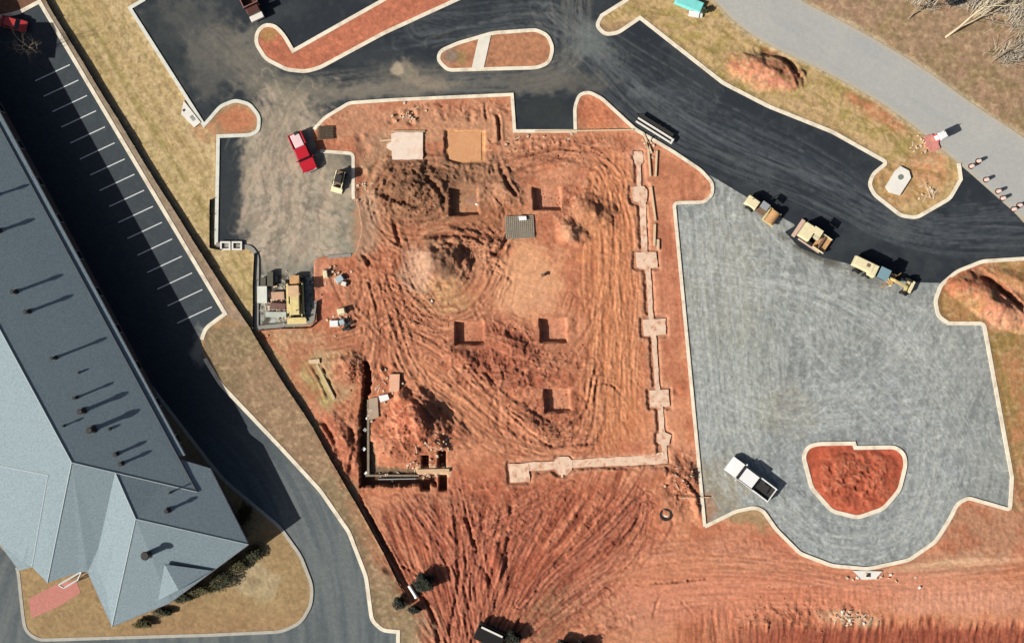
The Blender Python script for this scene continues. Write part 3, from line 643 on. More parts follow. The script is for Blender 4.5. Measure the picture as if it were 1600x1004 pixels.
def col_site(x, y):
    n1 = fbm(x/50, y/50, 101, 4); n2 = fbm(x/12, y/12, 102, 4); n3 = fbm(x/4, y/4, 103, 2)
    c = np.zeros(x.shape+(3,), np.float32); c[:] = (40, 47, 54)
    c = mixc(c, sstep(.45, .7, n1)*.7, (58, 64, 68)); c = mixc(c, sstep(.55, .7, n2)*.4, (64, 68, 70))
    # sweeping wheel marks: bands along the drives
    def band(pts, w, rgb, k, sd):
        pts = chaikin(pts, 3)
        d = pdist(pts, x, y, False, w*2.2)
        s = sstep(.42, .68, fbm(d/3.0, (x+y)/70, sd, 3)+(.1-d/w*.12))
        return mixc(c, k*s*(1-sstep(w*.5, w, d+(n1-.5)*w*.5)), rgb)
    c = band([(340, 60), (430, 150), (560, 130), (700, 125), (860, 122), (905, 80), (900, -20)], 30, (118, 112, 102), .6, 111)
    c = band([(860, 20), (930, 90), (1010, 180), (1130, 245), (1260, 290), (1420, 370), (1620, 370)], 40, (92, 98, 102), .5, 112)
    c = band([(860, 20), (960, 110), (1080, 190), (1200, 250), (1330, 300)], 16, (120, 124, 126), .4, 116)
    c = band([(1060, 160), (1180, 215), (1300, 270), (1420, 360), (1560, 350), (1640, 330)], 44, (74, 80, 92), .4, 113)
    c = band([(660, 40), (760, 30), (860, 20), (960, 90)], 34, (84, 90, 92), .55, 114)
    c = band([(900, -60), (910, 30), (900, 100), (850, 130), (700, 130)], 26, (104, 108, 108), .6, 117)
    c = tracks(c, x, y, [[(330, 40), (420, 130), (560, 128), (700, 122), (870, 118), (910, 60)], [(860, 10), (940, 100), (1020, 180), (1140, 245), (1270, 300), (1420, 370), (1640, 370)], [(1050, 150), (1180, 215), (1300, 270), (1420, 360), (1560, 350), (1640, 330)],
        [(620, 60), (740, 30), (860, 20), (960, 90), (1100, 170)], [(250, 30), (330, 120), (420, 160), (440, 300), (430, 420)], [(880, -40), (900, 60), (880, 120), (700, 130), (480, 150)]], 70, 5, [(104, 108, 110), (92, 98, 102), (128, 124, 116), (28, 32, 38)], .32, 15)
    # dust tracked out over the drive and the western bay
    for cx, cy, rx, ry, a, rgb, k in ((300, 45, 100, 55, 30, (104, 102, 96), .55), (395, 90, 70, 50, 50, (128, 122, 110), .75), (470, 140, 100, 28, 0, (128, 122, 108), .75), (620, 138, 130, 14, -4, (132, 124, 112), .8), (850, 130, 110, 22, 0, (110, 106, 98), .75),
                                      (440, 190, 64, 60, 0, (156, 146, 126), .9), (330, 100, 60, 60, 40, (112, 108, 100), .6), (520, 330, 60, 60, 0, (160, 148, 126), .7), (420, 250, 50, 70, 0, (164, 150, 128), .8), (470, 300, 90, 110, 0, (172, 156, 134), 1.0), (440, 350, 70, 70, 0, (170, 158, 138), .9), (530, 370, 44, 40, 0, (132, 136, 112), .6), (520, 270, 36, 50, 0, (130, 126, 112), .7),
                                      (636, 112, 24, 16, 40, (176, 158, 134), .75), (668, 130, 30, 12, 10, (174, 154, 134), .7), (650, 122, 70, 30, 10, (120, 114, 102), .5), (620, 108, 12, 12, 0, (188, 170, 146), .8), (440, 440, 70, 90, 0, (150, 146, 132), .9), (1045, 70, 16, 8, 0, (74, 80, 86), .5), (925, 60, 40, 34, 30, (116, 124, 122), .6), (1000, 145, 20, 12, 0, (110, 116, 118), .5), (1405, 360, 30, 20, 0, (88, 94, 96), .6)):
        c = mixc(c, k*blob(x, y, cx, cy, rx, ry, a, .55, 91+int(cx) % 7), rgb)
    bay = sstep(368, 400, x+(n2-.5)*40-(y-200)*.02)*sstep(170, 215, y+(n2-.5)*40)*(1-sstep(395, 420, y))*(x < 620)*(1-sstep(500, 530, x+(n2-.5)*40)*(1-sstep(250, 280, y))*.8)
    c = mixc(c, bay*.9, (178, 166, 148)); c = mixc(c, bay*sstep(500, 550, x+(n1-.5)*60)*.55, (134, 134, 116)); c = mixc(c, bay*sstep(.5, .65, fbm(x/18, y/14, 133, 4))*.65, (136, 130, 114)); c = mixc(c, bay*sstep(.5, .62, fbm(x/16, y/20, 134, 4))*.6, (200, 178, 160)); c = mixc(c, bay*sstep(.56, .66, fbm(x/6, y/6, 135, 3))*.5, (112, 112, 96))
    c = tracks(c, x, y, [[(400, 130), (440, 220), (450, 330), (440, 430)], [(480, 140), (430, 200), (420, 300), (480, 390)], [(540, 150), (450, 190), (400, 260), (380, 340)], [(450, 170), (500, 260), (540, 300)], [(440, 400), (470, 300), (530, 330), (600, 350)]], 34, 9, [(196, 182, 162), (124, 116, 102), (104, 100, 90), (182, 160, 144)], .5, 16)
    # wheel scuffs in the dusty bay
    dust = blob(x, y, 460, 300, 110, 150, 0, .3)
    st = fbm((x+y*.35+(n1-.5)*60)/5, (y-x*.3)/60, 120, 3)
    c = mixc(c, dust*sstep(.5, .68, st)*.5, (196, 178, 152)); c = mixc(c, dust*sstep(.5, .68, 1-st)*.55, (124, 114, 98))
    c = mixc(c, dust*sstep(.5, .7, n2)*.35, (184, 158, 136)); c = mixc(c, dust*sstep(.6, .8, n3)*.3, (120, 122, 108))
    # reddish edge where the bay meets the excavation
    c = mixc(c, sstep(545, 566, x+(n2-.5)*24)*(x < 600)*sstep(312, 330, y)*.8, (188, 132, 98))
    c = mixc(c, blob(x, y, 356, 300, 20, 90, 3, .3)*.85, (48, 54, 58))
    c = mixc(c, blob(x, y, 850, 175, 50, 28, 0, .2)*.8, (50, 56, 56))
    c = mixc(c, blob(x, y, 260, 70, 28, 90, -28, .3)*.6, (46, 54, 56))
    # clean concrete patches and grime inside the walled pad at the west
    pad = 1-sstep(-2, 2, sdist([(405, 430), (488, 430), (488, 500), (405, 506)], x, y, 20)+(n2-.5)*10)
    c = mixc(c, pad*.8, (156, 156, 146)); c = mixc(c, pad*sstep(.48, .62, fbm(x/7, y/7, 131, 3))*.85, (78, 72, 62)); c = mixc(c, pad*sstep(.55, .7, fbm(x/5, y/5, 132, 3))*.7, (206, 210, 200))
    return c*(1+(n3-.5)*.16)[..., None]

def col_gravel(x, y):
    n1 = fbm(x/60, y/60, 201, 4); n2 = fbm(x/14, y/14, 202, 4); n3 = fbm(x/3.6, y/3.6, 203, 2)
    c = np.zeros(x.shape+(3,), np.float32); c[:] = (147, 151, 148)
    c = mixc(c, sstep(.42, .65, n1)*.4, (134, 140, 142)); c = mixc(c, sstep(.5, .7, n2)*.3, (160, 164, 156)); c = mixc(c, sstep(.52, .72, 1-n2)*.25, (130, 134, 126))
    v = fbm((x+(n1-.5)*40)/4, y/34, 204, 3); c = mixc(c, sstep(.5, .68, v)*.55*(1-sstep(1250, 1400, x+(n1-.5)*200)*.6), (176, 180, 176)); c = mixc(c, sstep(.52, .7, 1-v)*.45, (112, 116, 116))
    w = fbm(x/30, (y+(n1-.5)*40)/4, 205, 3); c = mixc(c, sstep(.52, .68, w)*.35, (168, 172, 168))
    # turning circle marks round the island, and diagonal passes
    r = np.hypot(x-1334, (y-745)*1.0); k = (1-sstep(150, 210, r)); s = fbm(r/4.5, np.arctan2(y-745, x-1334)*14, 206, 3)
    c = mixc(c, k*sstep(.48, .66, s)*.55, (160, 168, 172)); c = mixc(c, k*sstep(.5, .66, 1-s)*.3, (118, 126, 132))
    s = fbm((x*.8+y*.6+(n1-.5)*50)/5, (x*.6-y*.8)/60, 207, 3); k = blob(x, y, 1430, 600, 110, 120, 0, .4)
    c = mixc(c, k*sstep(.5, .66, s)*.5, (164, 168, 166)); c = mixc(c, k*sstep(.5, .66, 1-s)*.25, (120, 126, 126))
    c = mixc(c, blob(x, y, 1120, 760, 60, 60, 0, .5)*.6, (160, 146, 120)); c = mixc(c, blob(x, y, 1130, 450, 70, 120, 0, .6)*.35, (164, 158, 136)); c = mixc(c, blob(x, y, 1230, 640, 60, 50, 0, .6)*.4, (160, 150, 128))
    c = mixc(c, blob(x, y, 1150, 600, 60, 120, 0, .6)*.3, (150, 160, 146)); c = mixc(c, blob(x, y, 1098, 792, 26, 26, 0, .3)*.6, (176, 116, 84))
    c = tracks(c, x, y, [[(1100, 330), (1110, 500), (1130, 680), (1170, 760), (1260, 850), (1340, 860), (1440, 820), (1470, 700)], [(1160, 340), (1230, 450), (1300, 560), (1420, 660), (1470, 760), (1400, 850)], [(1400, 470), (1440, 560), (1500, 640), (1540, 740)], [(1080, 350), (1100, 560), (1120, 760)],
        [(1200, 380), (1190, 520), (1180, 650), (1230, 760), (1300, 840)], [(1440, 470), (1380, 560), (1280, 640), (1200, 700)], [(1500, 520), (1440, 620), (1440, 760), (1380, 840)], [(1130, 320), (1150, 500), (1160, 700)], [(1090, 420), (1200, 430), (1340, 470), (1450, 560)], [(1120, 600), (1200, 640), (1320, 640), (1460, 620)]],
        230, 15, [(190, 196, 194), (176, 182, 182), (190, 192, 184), (128, 133, 133)], .42, 20, 1.2)
    # dark damp strip left by the machines beside the new asphalt
    c = mixc(c, blob(x, y, 1268, 392, 62, 11, 28, .25)*.85, (84, 82, 74)); c = mixc(c, blob(x, y, 1345, 428, 60, 12, 24, .3)*.5, (110, 110, 104))
    c = mixc(c, sstep(.68, .76, vnoise(x/3, y/3, 209)*.6+n2*.4)*.5, (196, 200, 194))
    return c*(1+(n3-.5)*.26)[..., None]

def col_park(x, y):
    n1 = fbm(x/60, y/60, 301, 4); n2 = fbm(x/10, y/10, 302, 3); n3 = fbm(x/3.5, y/3.5, 303, 2)
    c = np.zeros(x.shape+(3,), np.float32); c[:] = (62, 70, 76)
    k = sstep(560, 820, y+(x-400)*.3)
    c = mixc(c, k, (98, 106, 108))
    t = np.hypot(x-150, (y-1010)*.8); s = fbm(t/8, y/120, 304, 3)
    c = mixc(c, k*sstep(.46, .64, s)*.45, (120, 126, 124)); c = mixc(c, k*sstep(.5, .66, 1-s)*.4, (80, 88, 94))
    c = mixc(c, (1-k)*sstep(.5, .7, n2)*.3, (76, 82, 84))
    c = mixc(c, blob(x, y, 312, 540, 14, 34, 0, .7, 92)*.8, (150, 150, 142))
    return c*(1+(n3-.5)*.18)[..., None]

def col_road(x, y):
    n1 = fbm(x/70, y/70, 401, 4); n3 = fbm(x/3.5, y/3.5, 403, 2)
    c = np.zeros(x.shape+(3,), np.float32); c[:] = (176, 177, 173)
    v = x*-.55+y*.83
    c = mixc(c, sstep(.45, .7, fbm(v/14, (x+y)/160, 404, 3))*.35, (166, 168, 168)); c = mixc(c, sstep(.5, .7, n1)*.4, (186, 184, 176))
    d = -sdist(ROAD, x, y, 20)
    c = mixc(c, (1-sstep(2, 9, d+(n3-.5)*6))*.6, (192, 180, 158))
    return c*(1+(n3-.5)*.07)[..., None]

M_asph = vmat('asphalt_surface', .88, .10, (3.0, 11.0), .15)
M_grav = vmat('crushed_stone_surface', .95, .12, (3.5, 12.0), .3)
M_road = vmat('old_road_surface', .9, .05, (3.0, 11.0), .08)
GP = GRAVEL_EDGE+[(1640, 442), (1640, 1000), (1000, 1000), (1000, 266)]
def sd_site(x, y): return np.maximum(np.maximum(sdist(SITE, x, y, 20), -sdist(ISL_A, x, y, 20)), -sdist(ISL_B, x, y, 20))
paved('asphalt_drive', None, lambda x, y: np.maximum(sd_site(x, y), -sdist(GP, x, y, 20)), 195, 1760, -145, 522, 2.0, 0.0, col_site, M_asph, [SITE, ISL_A, ISL_B, GP])
paved('gravel_lot', None, lambda x, y: np.maximum(np.maximum(sdist(SITE, x, y, 20), -sdist(ISL_C, x, y, 20)), sdist(GP, x, y, 20)), 1040, 1600, 255, 900, 2.0, -.02, col_gravel, M_grav, [SITE, ISL_C, GP])
paved('parking_lot', None, lambda x, y: np.maximum(sdist(PARK, x, y, 20), -sdist(BLOT, x, y, 20)), -300, 640, -10, 1160, 2.4, 0.0, col_park, M_asph, [PARK, BLOT])
paved('public_road', None, lambda x, y: sdist(ROAD, x, y, 20), 900, 1870, -145, 580, 3.0, .03, col_road, M_road, [ROAD])

# ------------------------------------------------------------------ kerbs
M_kerb = mat('kerb_concrete', (240, 230, 208), .85, .14, .7, .1, stain=((190, 166, 140), .5, .5))
M_kerb_old = mat('kerb_concrete_weathered', (182, 178, 166), .85, .14, 1.2, .1)
def run(poly, a, b):
    n = len(poly)
    near = lambda q: min(range(n), key=lambda i: (poly[i][0]-q[0])**2+(poly[i][1]-q[1])**2)
    i, j = near(a), near(b); out = [poly[i]]
    while i != j: i = (i+1) % n; out.append(poly[i])
    return out
def kerb(pts, w=5.0, z0=-.3, z1=.15, closed=False, m=None, step=40, name='kerb'):
    # drop doubled points
    q = [pts[0]]
    for p in pts[1:]:
        if math.hypot(p[0]-q[-1][0], p[1]-q[-1][1]) > .8: q.append(p)
    if closed and math.hypot(q[0][0]-q[-1][0], q[0][1]-q[-1][1]) < .8: q.pop()
    n = len(q); L = []; Rr = []
    for i in range(n):
        if closed: a, b = q[i-1], q[(i+1) % n]
        else: a, b = q[max(i-1, 0)], q[min(i+1, n-1)]
        p = q[i]
        def unit(u, v):
            d = math.hypot(v[0]-u[0], v[1]-u[1]) or 1; return ((v[0]-u[0])/d, (v[1]-u[1])/d)
        d1 = unit(a, p) if p != a else unit(p, b); d2 = unit(p, b) if p != b else d1
        n1 = (-d1[1], d1[0]); n2 = (-d2[1], d2[0])
        mx, my = n1[0]+n2[0], n1[1]+n2[1]; l = math.hypot(mx, my) or 1; mx /= l; my /= l
        k = w/2/max(.45, mx*n1[0]+my*n1[1])
        L.append((p[0]+mx*k, p[1]+my*k)); Rr.append((p[0]-mx*k, p[1]-my*k))
    bm = bmesh.new()
    W = lambda p, z: bm.verts.new(((p[0]-800)*.1, (502-p[1])*.1, z))
    rows = [(W(L[i], z0), W(L[i], z1), W(Rr[i], z1+.003), W(Rr[i], z0)) for i in range(n)]
    for i in range(n if closed else n-1):
        A = rows[i]; B = rows[(i+1) % n]
        for k in range(3): bm.faces.new((A[k], A[k+1], B[k+1], B[k]))
    if not closed: bm.faces.new(rows[0]); bm.faces.new(rows[-1][::-1])
    bmesh.ops.recalc_face_normals(bm, faces=bm.faces[:])
    me = bpy.data.meshes.new(name); bm.to_mesh(me); bm.free(); me.materials.append(m or M_kerb)
    o = bpy.data.objects.new(name, me); C.objects.link(o); tag(o, kind='structure')
    return o
kerb(run(SITE, (225, -140), (338, 382)), 5.5, m=mat('kerb_concrete_grey', (222, 222, 210), .85, .12, 1.2, .1))
kerb(run(SITE, (338, 382), (492, 470)), 6.5, m=mat('kerb_concrete_dusty', (150, 146, 138), .85, .2, .8, .1), z1=.2)
kerb(run(SITE, (512, 401), (550, 398)), 5, m=mat('kerb_concrete_dusty', (150, 146, 138)))
kerb(run(SITE, (552, 312), (500, 236)), 5)
kerb(run(SITE, (490, 201), (1101, 822)), 5.2)
kerb(run(SITE, (1120, 817), (1800, 400)), 5.8)
kerb(run(SITE, (1498, 255), (1060, -140)), 5.8)
kerb(ISL_A, 5.8, closed=True); kerb(ISL_B, 5.5, closed=True); kerb(ISL_C, 6.2, closed=True)
kerb(run(PARK, (-500, 60), (315, 530)), 6, m=M_kerb)
kerb(run(PARK, (320, 560), (622, 1300)), 6)
kerb(run(BLOT, (218, 580), (28, 885)), 5, m=M_kerb_old)

# stall lines
mb = MB()
ends = [(112, 100), (125.5, 124), (139, 148), (153, 172), (167, 197), (182, 222), (198, 247), (213, 271), (228, 296), (242, 321), (256, 346), (272, 372), (287, 399), (303, 425), (319, 451), (334, 478)]
for i, (ex, ey) in enumerate(ends):
    sx, sy = ex-57, ey+26.5
    a = Vector(((ex-3-800)*.1, (502-ey-1.3)*.1, 0)); b = Vector(((sx-800)*.1, (502-sy)*.1, 0)); d = (b-a).normalized(); nrm = Vector((-d.y, d.x, 0))*.08
    mb.face([(a+nrm)+Vector((0, 0, .005)), (b+nrm)+Vector((0, 0, .005)), (b-nrm)+Vector((0, 0, .005)), (a-nrm)+Vector((0, 0, .005))])
tag(mb.build('stall_markings', mat('marking_paint', (216, 220, 220), .8, .15, 3)), kind='structure')
# concrete walk across the oval island, brick path at the church door
def slab(name, pts, z0, z1, m, kind='structure'):
    o = MB().prism([((p[0]-800)*.1, (502-p[1])*.1) for p in pts], z0, z1).build(name, m)
    if kind: tag(o, kind=kind)
    return o
M_conc = mat('pale_concrete', (232, 226, 212), .85, .08, 1.0, .05)
slab('footpath', [(748, 59), (767, 56), (756, 106), (737, 107)], -.2, .2, M_conc)
slab('brick_path', [(120, 905), (126, 925), (95, 945), (50, 965), (45, 935), (88, 912)], -.1, .13, mat('brick_paving', (196, 128, 116), .85, .2, 4, .1))

# ================================================================== THINGS
def W2(px, py, z=0.0): return Vector(((px-800)*.1, (502-py)*.1, z))
def head(dx, dy): return math.atan2(-dy, dx)
M_glass = mat('dark_glass', (30, 38, 46), .12, .05, 1, spec=.6)
M_tyre = mat('tyre_rubber', (34, 34, 34), .9, .1, 5)
M_rim = mat('rim_metal', (170, 170, 168), .4, .05, 3, metal=.5)
M_dark = mat('dark_steel', (48, 46, 44), .7, .15, 3)
M_white = mat('white_paint', (246, 247, 246), .35, .03, 1, spec=.5)
M_red = mat('red_paint', (196, 30, 46), .3, .05, 1, spec=.5)
M_lamp = mat('lamp_lens', (230, 228, 220), .2, .05, 1, spec=.6)
M_black = mat('black_fabric', (24, 22, 20), .95, .2, 3)
M_steel = mat('galvanised_steel', (176, 178, 176), .5, .1, 3, metal=.3)
M_cream = mat('cream_machine_paint', (238, 226, 184), .5, .08, 2, spec=.4)
M_yellow = mat('yellow_machine_paint', (222, 202, 140), .6, .2, 1.5, spec=.3)
M_tan = mat('rusty_tan_steel', (206, 160, 110), .7, .2, 2)
M_wood = mat('timber_board', (224, 196, 160), .85, .14, 3)
M_mud = mat('muddy_steel', (128, 104, 82), .85, .25, 2)

# ---- church hall ------------------------------------------------------
M_roof = mat('grey_shingles', (134, 152, 160), .8, .26, 4.0, .8)
M_wall = mat('brick_wall', (104, 92, 86), .85, .12, 3)
hall = thing('church_hall', P(150, 700, 0), 0, 'long building with a grey-blue hipped shingle roof beside the striped parking lot', 'building')
HO = Vector(hall.location)
def HP(px, py, z): return P(px, py, z)-HO
F = {'R0': (-300, -40, 12.3), 'R1': (112, 722, 12.3), 'E0i': (-167, -111, 6.55), 'E0': (-157, -114, 6.3), 'C1': (308, 768, 6.7), 'C0': (278, 713, 6.52), 'C0o': (289, 711, 6.3),
     'W1': (180, 738, 10.35), 'W2': (212, 810, 10.2), 'Q': (388, 850, 5.4), 'Q1': (328, 731, 5.4), 'Q0': (284, 718, 6.5), 'S': (175, 978, 4.6), 'SE': (265, 941, 5.0),
     'V1': (137, 893, 5.3), 'V2': (124, 893, 5.45), 'K': (74, 910, 5.6), 'K2': (50, 885, 5.5), 'K3': (30, 891, 5.1), 'K4': (0, 850, 5.0), 'N': (75, 742, 10.7), 'N0': (-120, 703, 5.0), 'H0': (-520, -40, 5.0), 'V0': (154, 855, 6.35)}
def fp(k): return HP(*F[k]) if isinstance(k, str) else HP(*k)
mb = MB()
for f in (('R0', 'E0i', 'C1', 'R1'), ('E0i', 'E0', 'C0o', 'C0'), ('W1', 'W2', 'Q', 'Q1', 'Q0'), ('R1', 'W1', 'V0', 'V1'), ('R1', 'V1', 'V2', 'K'), ('N', 'R1', 'K', 'K2'), ('N0', 'N', 'K2', 'K3', 'K4'), ('R0', 'R1', 'N', 'N0', 'H0'),
          ('W1', 'W2', 'S', 'V1', 'V0'), ('W2', 'Q', 'SE', 'S'), ((257, 881, 7.75), (279, 921, 6.75), (247, 938, 5.3)), ((257, 881, 7.75), (331, 891, 5.65), (279, 921, 6.75))):
    mb.face([fp(k) for k in f])
bmesh.ops.recalc_face_normals(mb.bm, faces=mb.bm.faces[:])
for f in mb.bm.faces:
    if f.normal.z < 0: f.normal_flip()
me = bpy.data.meshes.new('roof'); mb.bm.to_mesh(me); mb.bm.free(); me.materials.append(M_roof)
roof = bpy.data.objects.new('roof', me); C.objects.link(roof); roof.parent = hall
sm = roof.modifiers.new('thick', 'SOLIDIFY'); sm.thickness = .22; sm.offset = -1
# ridge and hip caps, eave gutters
M_cap = mat('ridge_cap', (172, 184, 186), .7, .08, 2)
for a, b in (('R0', 'R1'), ('R1', 'C1'), ('W1', 'W2'), ('W2', 'Q'), ('W2', 'S'), ('R1', 'K'), ('N', 'N0'), ('N', 'K2')):
    A, B = fp(a), fp(b); MB().tube([A+Vector((0, 0, .0)), B+Vector((0, 0, .0))], .09, 6).build('ridge_cap', M_cap, roof)
M_gut = mat('gutter_metal', (120, 122, 128), .5, .1, 2)
for a, b in (('E0', 'C0o'), ('Q1', 'Q'), ('Q', 'SE'), ('SE', 'S'), ('S', 'V1'), ('K4', 'K3')):
    A, B = fp(a), fp(b); off = Vector((0, 0, -.13)); MB().tube([A+off, B+off], .12, 6).build('gutter', M_gut, roof)
MB().tube([fp('E0i')+Vector((0, 0, .04)), fp('C1')+Vector((0, 0, .04))], .07, 5).build('roof_rail', M_dark, roof)
# walls, a band under each eave
loop = ['E0', 'C0o', 'Q1', 'Q', 'SE', 'S', 'V1', 'V2', 'K', 'K2', 'K3', 'K4', 'N0', 'H0', 'R0']
pl = [fp(k) for k in loop]; cen = sum(pl, Vector())/len(pl)
area = sum(pl[i].x*pl[(i+1) % len(pl)].y-pl[(i+1) % len(pl)].x*pl[i].y for i in range(len(pl)))
sg = 1 if area > 0 else -1; ins = []
for i in range(len(pl)):
    a, p, b = pl[i-1], pl[i], pl[(i+1) % len(pl)]
    d1 = (p-a).xy.normalized(); d2 = (b-p).xy.normalized()
    n = Vector((-d1.y-d2.y, d1.x+d2.x))*sg
    n = n.normalized()*1.1 if n.length > .05 else Vector((0, 0))
    ins.append(Vector((p.x+n.x, p.y+n.y, p.z)))
mb = MB()
for i in range(len(ins)):
    a, b = ins[i], ins[(i+1) % len(ins)]
    mb.face([(a.x, a.y, 0), (b.x, b.y, 0), (b.x, b.y, b.z-.3), (a.x, a.y, a.z-.3)])
wall = mb.build('wall', M_wall, hall)
# windows along the side towards the parking lot
a, b = ins[0], ins[1]; d = (b-a); L = d.xy.length; u = Vector((d.x, d.y, 0)).normalized(); nn = Vector((u.y, -u.x, 0))*(1 if sg > 0 else -1)
M_frame = mat('window_frame_white', (225, 225, 220), .6, .05)
for k in range(14):
    c = a+u*(L*(k+.5)/14); c.z = 0
    w = MB().box((c.x+nn.x*.02, c.y+nn.y*.02, 1.0), (1.5, .12, 1.7), math.atan2(u.y, u.x)).build('window', M_frame, hall)
    MB().box((c.x+nn.x*.06, c.y+nn.y*.06, 1.1), (1.3, .1, 1.5), math.atan2(u.y, u.x)).build('pane', M_glass, w)
# entrance canopy beams
cb = MB()
A, B = P(92, 913, 3.4)-HO, P(128, 892, 3.4)-HO
cb.tube([A, B], .14, 4); A2, B2 = P(100, 918, 3.4)-HO, P(122, 905, 3.4)-HO; cb.tube([A2, B2], .12, 4); cb.tube([A, A2], .12, 4); cb.tube([B, B2], .12, 4)
for q in (A, A2, B2): cb.tube([q, Vector((q.x, q.y, .1))], .1, 6)
cb.build('entrance_canopy', M_white, hall)
def planez(f, px, py):
    a, b, c = [P(*F[k]) for k in f]; n = (b-a).cross(c-a); z = 6.0
    for _ in range(6):
        q = P(px, py, z); z = a.z-((q.x-a.x)*n.x+(q.y-a.y)*n.y)/n.z
    return z
NE = ('R1', 'C1', 'R0'); WG = ('W1', 'W2', 'Q'); SO = ('W2', 'Q', 'S')
for px, py, L, r, f in ((-8, 306, 42, .13, NE), (-2, 361, 44, .16, NE), (24, 456, 66, .15, NE), (44, 487, 62, .15, NE), (86, 559, 76, .13, NE), (119, 621, 54, .11, NE), (129, 642, 64, .19, NE), (100, 665, 24, .08, NE), (144, 671, 66, .22, NE), (182, 709, 40, .14, NE), (190, 724, 40, .14, NE), (262, 797, 44, .15, WG), (266, 769, 30, .06, NE), (123, 582, 6, .08, NE), (171, 670, 7, .1, NE), (233, 864, 42, .30, SO)):
    z = planez(f, px, py); h = L/(33.0 if f != SO else 13.0); h = max(.25, h)
    q = P(px, py, z)-HO; r *= 1.5; h *= .68
    v = MB().cyl((q.x, q.y, q.z-.2), (q.x, q.y, q.z+h), r, n=12).build('vent_pipe', M_dark, hall)
    MB().cyl((q.x, q.y, q.z+h), (q.x, q.y, q.z+h+.12), r*1.5, r*1.2, n=12).build('cap', M_dark, v)
    MB().cyl((q.x, q.y, q.z-.15), (q.x, q.y, q.z+.14), r*2.2, r*1.2, n=10).build('flashing', M_dark, v)
# unseen tower added beyond the frame to cast the shadow that reaches the kerb
tq = P(-53, 112, 0)-HO
t = MB().box((tq.x-2.2, tq.y-1.0, 5), (5.0, 5.0, 5.2)).build('unseen_tower', M_wall, hall)
tb = MB(); tb.box((tq.x-2.2, tq.y-1.0, 10.2), (5.6, 5.6, 2.4), 0, 0, (.05, .05)); tb.build('unseen_tower_roof', M_roof, t)

# ---- strip footing and pads -------------------------------------------
M_foot = mat('fresh_footing_concrete', (234, 202, 176), .85, .14, .9, .15, stain=((196, 134, 100), 1.1, .9))
fo = thing('concrete_footing', W2(1020, 480, -.3), 0, 'pale concrete strip footing with square pads along the east edge of the red dirt', 'footing')
def rel(o, pts): return [(W2(*p)-Vector(o.location)).xy for p in pts]
def jit(pts, s=.7, k=7):
    rnd_ = random.Random(int(pts[0][0]*13+pts[0][1])); out = []
    for i in range(len(pts)):
        a, b = pts[i], pts[(i+1) % len(pts)]; n = max(1, int(math.hypot(b[0]-a[0], b[1]-a[1])/k))
        for j in range(n):
            t = j/n; out.append((a[0]+(b[0]-a[0])*t+rnd_.uniform(-s, s), a[1]+(b[1]-a[1])*t+rnd_.uniform(-s, s)))
    return out
def fpart(name, pts, parent, ztop, m=M_foot, z0=-.05, js=.7): return MB().prism(rel(parent, jit(pts, js)), z0, ztop).build(name, m, parent)
fpart('footing_strip', [(995, 238), (1001, 237), (1002, 290), (1009, 318), (1012, 392), (1017, 420), (1021, 495), (1026, 526), (1031, 606), (1036, 638), (1039, 674), (1042, 698), (1044, 722), (1037, 722), (1034, 696), (1031, 674), (1028, 638), (1024, 606), (1018, 526), (1014, 495), (1009, 420), (1003, 392), (999, 318), (996, 290)], fo, .17)
for pts in ([(986, 293), (1006, 290), (1012, 296), (1011, 315), (1004, 318), (990, 314)], [(993, 394), (1026, 393), (1028, 418), (1010, 421), (995, 418)], [(1004, 499), (1040, 497), (1041, 522), (1006, 525)], [(1015, 610), (1045, 608), (1047, 634), (1017, 636)], [(1027, 678), (1036, 673), (1049, 680), (1046, 694), (1038, 698), (1028, 692)], [(990, 236), (1004, 236), (1006, 254), (998, 260), (990, 254)]):
    fpart('footing_pad', pts, fo, .2)
fo2 = thing('concrete_footing', W2(930, 727, -.3), 0, 'pale strip footing running west from the corner to a square pad above the rutted fan', 'footing')
fpart('footing_strip', [(820, 722), (870, 720), (890, 718), (1000, 712), (1036, 706), (1044, 724), (1010, 726), (900, 730), (826, 736)], fo2, .18)
fpart('footing_pad', [(795, 724), (826, 724), (828, 752), (797, 754)], fo2, .22); fpart('footing_pad', [(866, 719), (873, 713), (888, 713), (895, 720), (894, 734), (886, 741), (873, 741), (866, 732)], fo2, .22)
fpart('footing_strip', [(877, 741), (880, 741), (880, 753), (876, 753)], fo2, .2, js=.2)
# poured slab at the top of the site
sl_ = thing('concrete_slab', W2(636, 228, 0), 0, 'nearly white square concrete slab with a notched west side near the top of the dirt', 'slab')
MB().prism(rel(sl_, jit([(612, 210), (620, 207), (661, 207), (661, 249), (613, 250), (613, 236), (605, 232), (605, 226), (612, 222)], .4)), -.05, .28).build('slab_body', mat('slab_concrete', (240, 220, 202), .8, .08, .7, .05, stain=((214, 172, 142), .6, .5)), sl_)
MB().box((-2.9, .9, .0), (2.6, .25, .2), .1).build('form_board', M_wood, sl_); MB().box((.2, 2.25, 0), (5.2, .14, .3)).build('form_board', M_wood, sl_)
sp = thing('soil_pad', W2(727, 228, -.45), 0, 'smooth orange-tan square pad in a shallow cut beside the white slab', 'pad')
MB().prism(rel(sp, jit([(699, 206), (752, 206), (752, 250), (720, 253), (702, 248)], .5)), -.05, .08).build('pad_surface', mat('orange_fill', (216, 160, 114), .95, .1, .8, .2, stain=((204, 138, 98), .5, .6)), sp)

